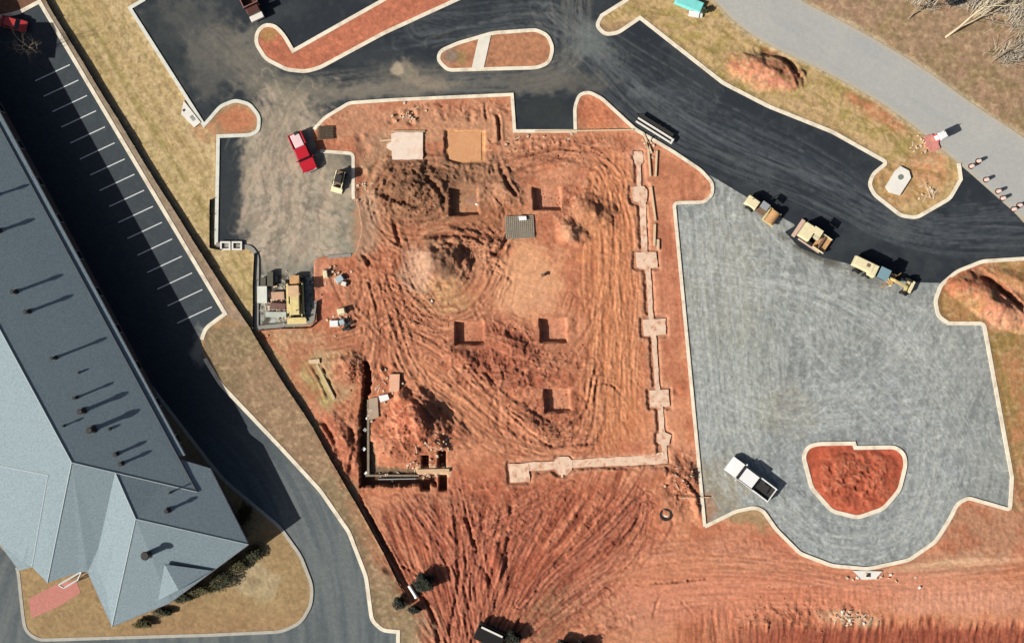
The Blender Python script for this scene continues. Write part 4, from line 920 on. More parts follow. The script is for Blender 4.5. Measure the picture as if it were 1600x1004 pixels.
# small slabs and boards
def slab_thing(name, pts, z0, z1, m, label, cat, group=None, z=0.0):
    cx = sum(p[0] for p in pts)/len(pts); cy = sum(p[1] for p in pts)/len(pts)
    w = W2(cx, cy, z); o = MB().prism([((W2(*p)-w).x, (W2(*p)-w).y) for p in pts], z0, z1).build(name, m)
    o.location = w; return tag(o, label, cat, group)
slab_thing('plywood_stack', [(609, 584), (625, 584), (624, 612), (609, 611)], 0, .55, mat('plywood', (232, 178, 146), .8, .1, 2), 'tan stack of plywood sheets above the red spoil heap', 'plywood')
slab_thing('white_crate', [(592, 618), (606, 615), (609, 623), (595, 628)], 0, .6, M_white, 'white crate beside the tan plywood stack', 'crate')
slab_thing('concrete_slab', [(577, 622), (590, 620), (592, 651), (577, 656)], 0, .3, mat('grey_panel', (178, 156, 134), .85, .12, 1), 'grey concrete slab lying at the top of the dark corner trench', 'slab')
slab_thing('timber_form', [(482, 562), (499, 560), (500, 567), (484, 568)], 0, .25, M_wood, 'pale timber board at the head of the green grass patch', 'board')
slab_thing('form_board', [(493, 570), (497, 569), (524, 622), (521, 625)], 0, .12, mat('old_board', (206, 184, 140), .85, .15, 2), 'long weathered board lying along the green grass patch', 'board')
for px, py, rot in ((1003, 205, 0),): pass
brd = 'timber formboards beside the east footing'
for i, (a, b, w, lab) in enumerate((((1012, 222), (1016, 276), .28, 'pale formboard at the upper end of the east footing'), ((1017, 292), (1024, 345), .3, 'pale formboard beside the hexagonal footing pad'), ((1023, 350), (1022, 384), .34, 'pale formboard ending above the second footing pad'),
    ((1028, 374), (1028, 390), .4, 'short pale formboard standing on the second footing pad'), ((1026, 236), (1024, 276), .3, 'formboard on the edge of the red verge near the trailer'), ((1005, 208), (1018, 240), .3, 'slanting formboard below the long flat trailer'),
    ((835, 206), (990, 203), .22, 'long pale formboard under the asphalt bay'), ((1108, 776), (1062, 777), .12, 'thin board south-east of the footing corner'))):
    A, B = W2(*a, .06), W2(*b, .06); d = B-A
    o = MB().box((0, 0, 0), (d.length, w, .22)).build('formboard', M_wood); o.location = (A+B)/2; o.rotation_euler[2] = math.atan2(d.y, d.x)
    tag(o, lab, 'board', brd)
M_w2 = mat('foundation_wall_concrete', (140, 126, 106), .85, .2, 1)
w0 = W2(577, 700, -1.9)
fw = thing('foundation_wall', w0, 0, 'grey concrete foundation wall in the dark corner trench left of the red spoil heap', 'wall')
def fwb(a, b, w, h, m=M_w2, nm='wall_section', z=0):
    A, B = W2(*a)-w0.xy.to_3d(), W2(*b)-w0.xy.to_3d(); A.z = B.z = 0; d = B-A; c = (A+B)/2
    return MB().box((c.x, c.y, z), (d.length, w, h), math.atan2(d.y, d.x)).build(nm, m, fw)
fwb((575.5, 624), (575.5, 741), .35, 2.1); fwb((571, 742.5), (655, 742.5), .3, 1.95); fwb((590, 749), (650, 748), .14, 1.5, M_steel, 'pipe')
for q in ((572, 652), (568, 670), (570, 738), (566, 700)): fwb(q, (q[0]+4, q[1]+3), .5, 1.6, M_white if q[1] != 670 else M_steel, 'block')
fwb((652, 735), (702, 734), .5, 2.2, mat('grade_beam', (214, 178, 140), .85, .1, 1), 'grade_beam')
# rebar mat with cap, reinforcing in the north
rb = thing('rebar_mat', W2(812, 355, .16), R(3), 'square grey reinforcing mesh mat lying in the middle of the dirt', 'mesh mat')
mb = MB()
for i in range(15): mb.box((-2.15+i*.307, 0, 0), (.16, 3.5, .06))
mb.build('long_bars', mat('rebar_steel', (158, 150, 134), .8, .2, 2), rb)
mb = MB()
for i in range(12): mb.box((0, -1.7+i*.31, .062), (4.4, .1, .05))
mb.build('cross_bars', mat('rebar_steel', (120, 108, 92)), rb)
slab_thing('sheet_bundle', [(810, 338), (822, 338), (823, 344), (811, 345)], 0, .35, M_white, 'white bundle lying on the reinforcing mesh mat', 'bundle', z=.22)
mg = thing('mesh_bin', W2(509, 208, .24), R(2), 'square dark mesh mat lying on the red island above the red pickup', 'mesh mat')
mb = MB()
for i in range(12): mb.box((-1.15+i*.21, 0, 0), (.11, 2.0, .06))
for i in range(9): mb.box((0, -.95+i*.235, .061), (2.45, .11, .05))
mb.build('wire_grid', mat('dark_wire', (92, 78, 62), .8, .2, 2), mg)

# ---- silt fences --------------------------------------------------------
def silt_fence(pts, h, label):
    o = W2(*pts[0]); t = thing('silt_fence', o, 0, label, 'silt fence', 'black silt fences round the site')
    q = [W2(*p)-o for p in pts]; mb = MB(); rn = random.Random(int(pts[0][0]))
    # fine points with a slight sag and wander
    fine = []
    for a, b in zip(q[:-1], q[1:]):
        n = max(1, int((b-a).length/2.4))
        for i in range(n): fine.append(a.lerp(b, i/n)+Vector((rn.uniform(-.05, .05), rn.uniform(-.05, .05), 0)))
    fine.append(q[-1])
    for a, b in zip(fine[:-1], fine[1:]):
        d = (b-a); mb.box(((a.x+b.x)/2, (a.y+b.y)/2, 0), (d.length+.04, .05, h*rn.uniform(.9, 1.05)), math.atan2(d.y, d.x))
    mb.build('fabric', M_black, t)
    for p in fine[:100]: MB().box((p.x, p.y, 0), (.08, .08, h+.15)).build('stake', M_wood, t)
silt_fence([(50, -50), (76, 6), (160, 145), (250, 292), (300, 370), (350, 450), (392, 512), (430, 575), (490, 668), (540, 756), (570, 808), (600, 862), (622, 908), (636, 932)], .8, 'long black silt fence running diagonally between the parking lot kerb and the grass verge')
silt_fence([(329, 312), (329, 388), (345, 391)], .7, 'short black silt fence beside the west edge of the dusty asphalt bay')
silt_fence([(398, 396), (396, 440), (396, 512)], .62, 'black silt fence along the west side of the yellow dozer pad')
silt_fence([(406, 516), (440, 513), (484, 512), (496, 502), (496, 470)], .5, 'black silt fence wrapped round the south side of the yellow dozer pad')

# ---- inlets, manholes, pipes -------------------------------------------
M_pale = mat('precast_concrete', (236, 232, 222), .85, .07, 1)
jb = thing('junction_box', W2(1403, 284, .08), R(58), 'white rectangular concrete box top with a dark round lid on the rounded grass point', 'junction box')
MB().prism([(-1.7, -1.3), (1.5, -1.35), (2.3, -.5), (2.2, 1.0), (1.2, 1.35), (-1.8, 1.3), (-2.2, .3)], 0, .28).build('box_top', M_pale, jb); MB().cyl((.75, .1, .281), (.75, .1, .34), .42, n=20).build('lid', mat('lid_iron', (120, 132, 124), .7, .2, 3), jb)
di = thing('kerb_inlet', W2(1355, 896, .05), 0, 'tapered pale concrete kerb inlet at the bottom of the gravel turning circle', 'inlet')
MB().prism([(-2.3, .55), (2.3, .45), (1.2, -.75), (-.9, -.85)], 0, .2).build('apron', M_pale, di); MB().box((.1, -.1, .201), (.7, .6, .04)).build('grate', M_dark, di)
di2 = thing('kerb_inlet', W2(297, 181, .05), R(-52), 'pale concrete kerb inlet at the corner of the asphalt by the grass verge', 'inlet')
MB().prism([(-2.4, .7), (1.9, .7), (1.9, -.6), (-1.0, -.9)], 0, .22).build('apron', M_pale, di2); MB().box((.6, .1, .221), (.9, .5, .04)).build('grate', mat('grate_grey', (150, 160, 150), .7, .2), di2); MB().box((-1.2, -.2, .221), (.35, .35, .05)).build('lid', M_dark, di2)
mh = thing('manhole_riser', W2(1040, 803, -.3), 0, 'dark round manhole riser with a white centre in the pale dirt below the footing corner', 'manhole')
mb = MB(); n = 20
for i in range(n):
    a0, a1 = 2*math.pi*i/n, 2*math.pi*(i+1)/n
    co = [(1.0*math.cos(a0), 1.0*math.sin(a0)), (1.0*math.cos(a1), 1.0*math.sin(a1)), (.62*math.cos(a1), .62*math.sin(a1)), (.62*math.cos(a0), .62*math.sin(a0))]
    mb.prism(co, 0, .75)
mb.build('ring', mat('black_pipe', (40, 34, 32), .7, .2), mh); MB().cyl((0, 0, 0), (0, 0, .7), .4, n=16).build('centre_cap', M_pale, mh)
for px, lab in ((353, 'left of the pair of square concrete catch basin rings by the silt fence corner'), (371, 'right of the pair of square concrete catch basin rings by the silt fence corner')):
    cb_ = thing('catch_basin', W2(px, 384, .0), 0, lab, 'catch basin', 'catch basin rings')
    mb = MB()
    mb.box((0, .55, 0), (1.6, .25, .5)); mb.box((0, -.55, 0), (1.6, .25, .5)); mb.box((-.675, 0, 0), (.25, .85, .5)); mb.box((.675, 0, 0), (.25, .85, .5)); mb.build('ring', M_pale, cb_)
    MB().box((0, 0, 0), (1.1, .85, .06)).build('basin_floor', M_dark, cb_)
st = thing('survey_stake', W2(848, 430, 0), 0, 'short stub with a small shadow on the smooth orange dirt', 'stake')
MB().box((0, 0, -.1), (.35, .35, .75)).build('post', M_wood, st); MB().box((0, 0, .65), (.5, .5, .08)).build('cap', M_mud, st)

# ---- traffic drums ------------------------------------------------------
def drum(px, py, label, first=None):
    o = thing('traffic_drum', W2(px, py, .03), 0, label, 'traffic drum', 'drums across the road entrance')
    MB().cyl((0, 0, 0), (0, 0, .12), .45, .4, 16).build('base', M_tyre, o)
    MB().cyl((0, 0, .12), (0, 0, 1.0), .32, .24, 16).build('barrel', mat('drum_orange', (226, 128, 96), .5, .1, 2), o)
    for z in (.3, .65): MB().cyl((0, 0, z), (0, 0, z+.16), .325-z*.07, .315-z*.07, 16).build('band', M_white, o)
    MB().cyl((0, 0, 1.0), (0, 0, 1.03), .25, .2, 16).build('drum_top', mat('drum_pale', (240, 214, 204), .5, .05), o)
for q in ((1517, 260, 'orange and white traffic drum nearest the rounded grass point'), (1528, 252, 'orange and white traffic drum on the grey road edge, second from the grass point'), (1540, 281, 'traffic drum on the asphalt edge, third from the grass point'), (1559, 299, 'traffic drum in the middle of the row across the entrance'),
          (1566, 310, 'traffic drum just below the middle of the row across the entrance'), (1583, 327, 'traffic drum at the lower end of the row across the entrance'), (1592, 321, 'traffic drum on the grey road side of the lower end of the row')): drum(*q)

# ---- road sign by the grass point ---------------------------------------
sg_ = thing('portable_toilet', W2(1466, 214, 0), R(28), 'white and red portable toilet at the road edge beside the rounded grass point', 'toilet')
MB().box((0, 0, 0), (1.25, 1.2, 2.0), 0, .05).build('cabin', mat('red_plastic', (206, 70, 84), .5, .08), sg_); r_ = MB().box((0.05, 0, 2.0), (1.35, 1.3, .3), 0, .06, (.8, .8)).build('toilet_roof', M_white, sg_)
MB().box((-.64, 0, .15), (.04, .75, 1.7)).build('door', M_white, sg_); MB().cyl((.4, .4, 2.1), (.4, .4, 2.55), .07, n=10).build('vent', M_dark, sg_)
tw = slab_thing('red_tarpaulin', jit([(1444, 214), (1456, 209), (1466, 220), (1468, 232), (1455, 238), (1446, 228)], 1.0, 4), 0, .25, mat('faded_red_tarp', (208, 138, 126), .8, .25, 2, .4), 'crumpled faded red tarpaulin on the ground beside the portable toilet', 'tarpaulin')
# teal cover at the top
tt = thing('teal_tarpaulin', W2(1077, 6, 0), R(-22), 'bright teal sheet covering a low stack of pipes at the top of the grass verge', 'tarpaulin')
MB().box((0, 0, 0), (4.6, 2.0, .7), 0, .1, (.9, .8)).build('sheet', mat('teal_sheet', (132, 222, 216), .5, .12, 1.2, .3), tt)
MB().box((1.3, -1.3, 0), (1.6, .9, .5), .2, .05).build('white_bundle', M_white, tt); MB().box((2.2, -.9, 0), (.7, 1.0, .35), .2).build('block', M_pale, tt)

# ---- vehicles -----------------------------------------------------------
def wheel(parent, x, y, r, w, rim=True, m=M_tyre):
    o = MB().cyl((x, y-w/2, r), (x, y+w/2, r), r, n=20).build('wheel', m, parent)
    MB().cyl((x, y-w/2-.02, r), (x, y+w/2+.02, r), r*.5, n=12).build('rim', M_rim, o)
    return o
def pickup(px, py, hd, L, Wd, paint, label, bed='dark', cab=(.02, .24), load=None):
    o = thing('pickup_truck', W2(px, py, .01), hd, label, 'pickup truck')
    h = L/2; r = .42; x0, x1 = cab[0]*L-L*.16, cab[1]*L
    body = MB(); body.side([(-h, .5), (h-.1, .5), (h, .7), (h-.05, .98), (h-.35, 1.12), (x1+.5, 1.2), (x1+.2, 1.22), (x0, 1.22), (x0, 1.1), (x0-.02, .9), (-h, .9)], -Wd/2, Wd/2, .05); body.build('body', paint, o)
    bx = (x0-h)/2-.02; bl = x0+h
    for s in (-1, 1): MB().box((bx, s*(Wd/2-.1), .88), (bl, .2, .47), 0, .04).build('bed_side', paint, o)
    MB().box((-h+.06, 0, .88), (.12, Wd-.1, .45), 0, .03).build('tailgate', paint, o)
    MB().box((bx+.03, 0, .905), (bl-.2, Wd-.42, .03)).build('bed_floor', {'dark': M_dark, 'light': M_steel}[bed], o)
    c = MB(); ym = Wd/2-.06
    c.box(((x0+x1)/2, 0, 1.2), (x1-x0, Wd-.12, .66), 0, .06, (.72, .84)); c.build('cab', M_glass, o)
    MB().box(((x0+x1)/2, 0, 1.83), ((x1-x0)*.75, (Wd-.12)*.86, .07), 0, .03).build('cab_roof', paint, o)
    for s in (-1, 1):
        MB().box((h-.12, s*(Wd/2-.3), .78), (.2, .4, .2), 0, .03).build('headlight', M_lamp, o)
        MB().box((x1-.25, s*(Wd/2+.16), 1.2), (.18, .28, .2), 0, .03).build('mirror', paint, o)
        wheel(o, h-1.05, s*(Wd/2-.14), r, .28); wheel(o, -h+1.2, s*(Wd/2-.14), r, .28)
    MB().box((h+.05, 0, .5), (.16, Wd-.1, .22), 0, .04).build('bumper', M_steel, o); MB().box((-h-.05, 0, .5), (.16, Wd-.2, .2), 0, .04).build('bumper', M_steel, o)
    return o
wp = pickup(1171, 747, head(-65, -49), 8.4, 2.55, M_white, 'white pickup truck with an open dark bed on the grey gravel lot', cab=(.02, .25))
MB().box((-2.7, -.2, .94), (1.0, 1.3, .32), .1, .05).build('toolbox', M_dark, wp)
rp = pickup(474, 239, head(27, 62), 6.3, 2.3, M_red, 'bright red pickup truck with pale cargo in its bed in the dusty asphalt bay', cab=(.0, .22))
def car(px, py, hd, paint, label):
    o = thing('parked_car', W2(px, py, .01), hd, label, 'car')
    b = MB(); b.side([(-2.1, .35), (2.1, .35), (2.2, .6), (2.05, .85), (1.0, .98), (-1.9, 1.0), (-2.15, .8)], -.9, .9, .09); b.build('body', paint, o)
    b = MB(); b.box((-.35, 0, .97), (2.7, 1.62, .46), 0, .05, (.66, .82)); b.build('cabin_glass', M_glass, o)
    MB().box((-.38, 0, 1.42), (1.75, 1.32, .05), 0, .02).build('car_roof', paint, o)
    for s in (-1, 1):
        MB().box((2.02, s*.62, .62), (.2, .36, .16), 0, .03).build('headlight', M_lamp, o)
        wheel(o, 1.35, s*.8, .33, .22); wheel(o, -1.3, s*.8, .33, .22)
    return o
MB().box((-1.9, 0, .94), (2.2, 1.5, .5), .03, .08).build('cargo', mat('pinkish_cargo', (240, 206, 208), .7, .08), rp); MB().box((-3.0, .3, .94), (.5, .7, .6), .1, .05).build('cargo', M_dark, rp)
car(24, 39, head(30, 8), mat('dull_red_paint', (190, 62, 62), .35, .08), 'small red car parked at the top end of the striped parking lot')

def roller(px, py, hd):
    o = thing('road_roller', W2(px, py, 0), hd, 'cream road roller with a rusty drum, nearest the rounded dirt corner', 'road roller', 'road machines parked along the asphalt edge')
    MB().box((-1.6, 0, .7), (2.1, 1.7, 1.1), 0, .12, (.9, .85)).build('engine_hood', M_cream, o)
    MB().box((.25, .0, .8), (1.5, 1.5, .45), 0, .06).build('deck', M_mud, o)
    MB().box((.2, .55, 2.35), (1.3, 1.1, .1), 0, .04).build('canopy', mat('grey_canopy', (156, 162, 164), .6, .05), o)
    for x in (-.35, .75):
        for y in (.1, 1.0): MB().cyl((x, y, 1.2), (x, y, 2.36), .05, n=8).build('canopy_post', M_dark, o)
    MB().box((-.1, .5, 1.25), (.5, .5, .5), 0, .05).build('driver_seat', M_dark, o)
    MB().cyl((2.3, -1.0, .78), (2.3, 1.0, .78), .78, n=28).build('drum', M_tan, o)
    f = MB(); f.box((2.2, -1.12, .7), (2.0, .16, .3)); f.box((2.2, 1.12, .7), (2.0, .16, .3)); f.box((1.25, 0, .7), (.25, 2.3, .4)); f.build('drum_frame', M_yellow, o)
    for s in (-1, 1): wheel(o, -1.4, s*.95, .72, .42)
    MB().cyl((-1.9, .4, 1.7), (-1.9, .4, 2.3), .06, n=8).build('exhaust', M_dark, o)
roller(1186, 327, head(42, 30))
def paver(px, py, hd):
    o = thing('asphalt_paver', W2(px, py, 0), hd, 'cream asphalt paver with an open tan hopper, middle one of the three machines', 'paver', 'road machines parked along the asphalt edge')
    MB().box((-1.5, .1, .5), (1.9, 2.5, 1.5), 0, .08, (.94, .94)).build('engine_body', M_cream, o)
    MB().box((.1, .5, .9), (1.0, 1.3, .9), 0, .05).build('operator_platform', mat('pale_deck', (214, 206, 176), .7, .1), o)
    MB().box((-.35, .8, 2.6), (1.5, 1.1, .09), 0, .03).build('canopy', M_cream, o)
    for x in (-.95, .3):
        for y in (.35, 1.25): MB().cyl((x, y, 1.4), (x, y, 2.62), .045, n=8).build('canopy_post', M_dark, o)
    for s in (-1, 1): MB().side([(.5, .6), (2.5, .6), (2.5, 1.15), (.5, 1.35)], s*1.25-.06, s*1.25+.06).build('hopper_wing', M_cream, o)
    MB().box((1.5, 0, .55), (2.0, 2.38, .15)).build('hopper_floor', M_tan, o); MB().box((1.4, 0, .7), (.5, 2.2, .5), 0, .05, (.3, 1)).build('hopper_ridge', M_mud, o)
    for s in (-1, 1): MB().side([(-2.2, .1), (1.9, .1), (2.2, .35), (1.9, .62), (-2.2, .62), (-2.5, .35)], s*1.0-.2, s*1.0+.2, .04).build('track', M_tyre, o)
    MB().box((-2.8, 0, .1), (.6, 3.1, .35), 0, .04).build('screed', mat('pinkish_steel', (206, 176, 160), .6, .1), o)
    MB().box((0, -1.45, .5), (3.9, .25, .2), 0, .03).build('walkway', mat('pinkish_steel', (206, 176, 160)), o)
paver(1270, 372, head(36, 24))
def grader(px, py, hd):
    o = thing('motor_grader', W2(px, py, 0), hd, 'cream motor grader with a blue-grey cab and long front boom, last of the three machines', 'grader', 'road machines parked along the asphalt edge')
    MB().box((-3.2, .15, .85), (3.3, 1.7, 1.35), 0, .12, (.95, .88)).build('engine_hood', M_cream, o); MB().box((-1.5, -.05, .85), (1.2, 2.1, 1.3), 0, .1, (.95, .9)).build('hood_rear', M_cream, o)
    MB().box((-2.6, .25, 2.2), (.5, .45, .12), 0, .03).build('air_intake', M_mud, o)
    MB().box((.1, .1, 1.0), (1.5, 1.6, 1.5), 0, .06, (.95, .9)).build('cab', M_glass, o); MB().box((.1, .1, 2.5), (1.7, 1.8, .14), 0, .06).build('cab_roof', mat('blue_grey_roof', (128, 160, 172), .5, .06), o)
    MB().side([(.8, 1.2), (2.3, 1.75), (4.6, 1.25), (4.9, .8), (4.5, .7), (2.2, 1.3), (.8, .8)], -.2, .2, .04).build('main_frame', M_yellow, o)
    MB().cyl((1.9, 0, .75), (1.9, 0, .9), .75, n=20).build('blade_circle', M_tan, o)
    b = MB(); b.box((2.0, 0, .1), (3.7, .12, .62), R(62)); b.build('blade', M_tan, o)
    MB().box((4.5, 0, .75), (.5, 2.0, .28), 0, .05).build('front_axle', M_yellow, o); MB().box((5.2, .3, .5), (.5, 2.0, .5), 0, .06).build('scarifier', M_cream, o)
    for s in (-1, 1): wheel(o, 4.5, s*1.1, .65, .38); wheel(o, -1.9, s*1.15, .65, .4); wheel(o, -3.6, s*1.15, .65, .4)
    for s in (-1, 1): MB().tube([(.9, s*.6, 2.0), (2.2, s*.9, 1.3), (2.0, s*1.0, .8)], .08, 8).build('lift_arm', M_yellow, o)
grader(1373, 429, head(88, 42))
def dozer(px, py, hd):
    o = thing('crawler_loader', W2(px, py, .02), hd, 'yellow tracked loader parked on the walled pad west of the red dirt', 'loader')
    for s in (-1, 1):
        tr = MB().side([(-2.6, .12), (2.4, .12), (2.8, .5), (2.4, .95), (-2.6, .95), (-3.0, .5)], s*1.2-.26, s*1.2+.26, .05).build('track', M_tyre, o)
        MB().box((0, s*1.2, .953), (4.6, .34, .06), 0, .02).build('track_guard', M_yellow, tr)
    MB().box((1.1, 0, .5), (3.0, 1.55, 1.3), 0, .08, (.95, .9)).build('engine_hood', M_yellow, o)
    MB().box((-1.1, 0, .6), (1.5, 1.7, 1.0), 0, .06).build('operator_deck', M_tan, o)
    MB().box((-1.1, 0, 2.55), (1.7, 1.7, .1), 0, .04).build('canopy', mat('dusty_canopy', (216, 180, 140), .7, .12), o)
    for x in (-1.8, -.4):
        for y in (-.7, .7): MB().cyl((x, y, 1.5), (x, y, 2.56), .05, n=8).build('canopy_post', M_dark, o)
    MB().box((-2.9, 0, .5), (1.3, 1.5, .7), 0, .06).build('ripper_frame', M_tan, o)
    for s in (-1, 1): MB().side([(.8, 1.0), (3.1, .5), (3.1, .75), (.8, 1.3)], s*.92-.08, s*.92+.08).build('lift_arm', M_yellow, o)
    MB().side([(3.0, .1), (4.0, .1), (4.0, .2), (3.2, .3), (3.15, 1.1), (3.0, 1.1)], -1.5, 1.5, .02).build('bucket', M_yellow, o)
    MB().cyl((1.9, .3, 1.8), (1.9, .3, 2.3), .07, n=8).build('exhaust', M_dark, o)
dozer(463, 466, head(1, 30))
def skid(px, py, hd):
    o = thing('skid_steer', W2(px, py, .02), hd, 'small cream skid steer loader in front of the kerb corner of the dusty bay', 'skid steer')
    MB().box((-.3, 0, .4), (2.2, 1.1, .9), 0, .06, (.9, .9)).build('body', M_mud, o); MB().box((.0, 0, 1.3), (1.1, 1.0, .8), 0, .05, (.9, .9)).build('cab', M_dark, o)
    MB().box((0, 0, 2.1), (1.2, 1.05, .06), 0, .02).build('cab_roof', M_dark, o)
    for s in (-1, 1):
        MB().side([(-1.3, 1.3), (1.4, .6), (1.4, .8), (-1.2, 1.55)], s*.68-.07, s*.68+.07).build('lift_arm', M_cream, o)
        wheel(o, .55, s*.78, .42, .28); wheel(o, -.75, s*.78, .42, .28)
    MB().side([(1.3, .1), (2.1, .1), (2.1, .2), (1.5, .3), (1.45, .8), (1.3, .8)], -.9, .9, .02).build('bucket', M_cream, o)
skid(531, 281, head(-4, 14))
# dark trailer/truck seen from above at the top edge
dt = thing('dump_truck', W2(391, 3, .01), head(16, 34), 'dark brown dump truck with an empty body cut by the top edge', 'truck')
MB().box((-.8, 0, .8), (5.2, 2.4, .2)).build('chassis', M_dark, dt)
for s in (-1, 1): MB().box((-1.2, s*1.15, 1.0), (4.6, .14, 1.1)).build('body_side', mat('maroon_steel', (150, 108, 100), .6, .15), dt)
MB().box((-1.2, 0, 1.0), (4.6, 2.16, .1)).build('body_floor', mat('dark_brown_load', (84, 50, 40), .9, .2, 2), dt); MB().box((1.05, 0, 1.0), (.14, 2.4, 1.2)).build('headboard', mat('maroon_steel', (150, 108, 100)), dt)
MB().box((1.9, 0, .8), (1.2, 2.2, 1.5), 0, .1, (.8, .9)).build('cab', mat('dark_brown_paint', (92, 56, 48), .4, .1), dt); MB().box((2.9, 0, .5), (.9, 2.1, .75), 0, .08).build('hood', M_pale, dt)
for x in (-2.6, -1.3, 2.4):
    for s in (-1, 1): wheel(dt, x, s*1.0, .5, .3)
# flat trailer by the kerb
tr = thing('flat_trailer', W2(1023, 201, .01), head(50, 31), 'long narrow flat trailer with two pale rails on the asphalt beside the kerb', 'trailer')
MB().box((0, 0, .6), (6.0, 1.5, .12)).build('deck', M_dark, tr)
for s in (-.72, -.1): MB().box((0, s, .72), (6.2, .26, .16)).build('rail', M_pale, tr)
MB().box((3.3, -.4, .6), (.3, .9, .2)).build('end_beam', M_pale, tr); MB().tube([(-3.0, .5, .6), (-3.9, 0, .5), (-3.0, -.5, .6)], .05, 6).build('drawbar', M_dark, tr)
for x in (.4, 1.3):
    for s in (-1, 1): wheel(tr, x, s*.82, .34, .2)
# second trailer with ramps at the bottom edge
tr2 = thing('box_trailer', W2(768, 984, 0), head(34, 16), 'dark covered trailer with a long pale rail at the bottom edge of the photo', 'trailer')
MB().box((0, -.9, .5), (4.4, 2.0, 1.5), 0, .08).build('trailer_body', M_black, tr2); MB().box((0, .25, 2.0), (3.6, .28, .14)).build('rail', M_pale, tr2); MB().box((0, .45, .5), (4.4, .6, 1.0), 0, .05).build('side_box', M_black, tr2)
for x in (-.6, .5):
    for s in (-1.9, .7): wheel(tr2, x, s, .4, .2)
MB().tube([(2.2, -.4, .6), (3.2, -.9, .55), (2.2, -1.4, .6)], .06, 6).build('drawbar', M_dark, tr2)
# white pipe by the fence end
pp = thing('white_pipe', W2(645, 922, .1), head(10, 16), 'short white pipe lying at the lower end of the long silt fence', 'pipe')
MB().cyl((-1.05, 0, .3), (1.05, 0, .3), .28, n=16).build('pipe_body', M_white, pp); MB().cyl((1.0, 0, .3), (1.2, 0, .3), .34, n=16).build('collar', M_pale, pp)

# ---- little stacks and litter -------------------------------------------
def pallet(px, py, rz, label, load, h=.5, sz=(1.3, 1.1)):
    o = thing('loaded_pallet', W2(px, py, .08), rz, label, 'pallet', 'pallets and materials beside the walled pad')
    mb = MB()
    for i in range(5): mb.box((0, -sz[1]/2+.1+i*(sz[1]-.2)/4, .1), (sz[0], .16, .05))
    for x in (-.45, 0, .45): mb.box((x*sz[0], 0, 0), (.12, sz[1], .1))
    mb.build('pallet_base', M_wood, o); MB().box((0, 0, .15), (sz[0]*.85, sz[1]*.85, h), .05, .06, (.9, .9)).build('load', load, o)
M_blue = mat('grey_blue_wrap', (176, 192, 200), .6, .1)
pallet(509, 428, .1, 'pallet of pale blocks at the kerb end north-east of the yellow loader', M_cream, .5, (.8, 1.4))
pallet(531, 436, .5, 'grey-blue wrapped pallet east of the yellow loader, upper group', M_blue, .5, (1.5, 1.2))
pallet(538, 443, -.3, 'small pale pallet touching the grey-blue wrapped one', M_pale, .35, (.9, .8))
pallet(534, 486, .2, 'cream sacks on a pallet above the white sacks, lower group', M_cream, .8, (1.4, 1.1))
pallet(523, 505, 0, 'white sacks on a pallet, lower group east of the yellow loader', M_white, .55, (1.6, 1.2))
pallet(535, 503, .3, 'grey-blue drums on a pallet right of the white sacks', M_blue, .6, (1.0, 1.0))
rn = random.Random(3)
for i, (px, py, lab) in enumerate(((541, 508, 'small dark crate right of the grey-blue drums pallet'), (547, 505, 'dark crate farthest right of the lower pallet group'), (545, 514, 'dark crate at the bottom of the lower pallet group'), (538, 514, 'dark crate below the grey-blue drums pallet'))):
    o = thing('crate', W2(px, py, .1), rn.uniform(0, 1), lab, 'crate', 'dark crates by the lower pallets')
    MB().box((0, 0, 0), (.5, .45, .4), 0, .03).build('box_body', M_mud, o); MB().box((0, 0, .41), (.54, .49, .05)).build('lid', M_dark, o)
# stacks on the walled pad
def stack(px, py, sx, sy, h, rz, m, name, label, cat):
    o = thing(name, W2(px, py, .03), rz, label, cat, 'materials stored on the walled pad')
    n = max(2, int(h/.14))
    for i in range(n): MB().box((rn.uniform(-.05, .05), rn.uniform(-.05, .05), i*h/n), (sx, sy, h/n*.92), rn.uniform(-.02, .02), .01).build('layer', m, o)
stack(410, 460, 1.5, 2.6, .5, 0, mat('pad_sheet_white', (220, 222, 210), .7, .12, 1.5), 'panel_stack', 'pale stack of panels on the left side of the walled pad', 'panels')
stack(435, 462, 2.0, 1.2, .7, .05, mat('pad_sheet_pink', (206, 164, 136), .8, .15, 1.5), 'board_stack', 'pinkish board stack left of the yellow loader', 'boards')
stack(436, 478, 2.4, 1.0, .8, -.05, mat('pad_sheet_brown', (122, 88, 78), .8, .2, 1.5), 'timber_stack', 'dark brown timber stack left of the yellow loader', 'timber')
stack(432, 491, 3.2, .8, .4, .0, mat('pad_sheet_grey', (190, 196, 184), .7, .15, 1.5), 'pipe_stack', 'pale grey stack near the bottom of the walled pad', 'panels')
stack(424, 436, .9, 2.2, .9, .0, mat('pad_sheet_dark', (96, 92, 78), .8, .2, 1.5), 'scaffold_stack', 'dark olive frame stack at the top left of the walled pad', 'frames')
stack(412, 440, .8, 1.2, .6, .0, mat('pad_sheet_dark', (96, 92, 78)), 'scaffold_stack', 'small dark olive frame stack by the kerb at the top left of the pad', 'frames')
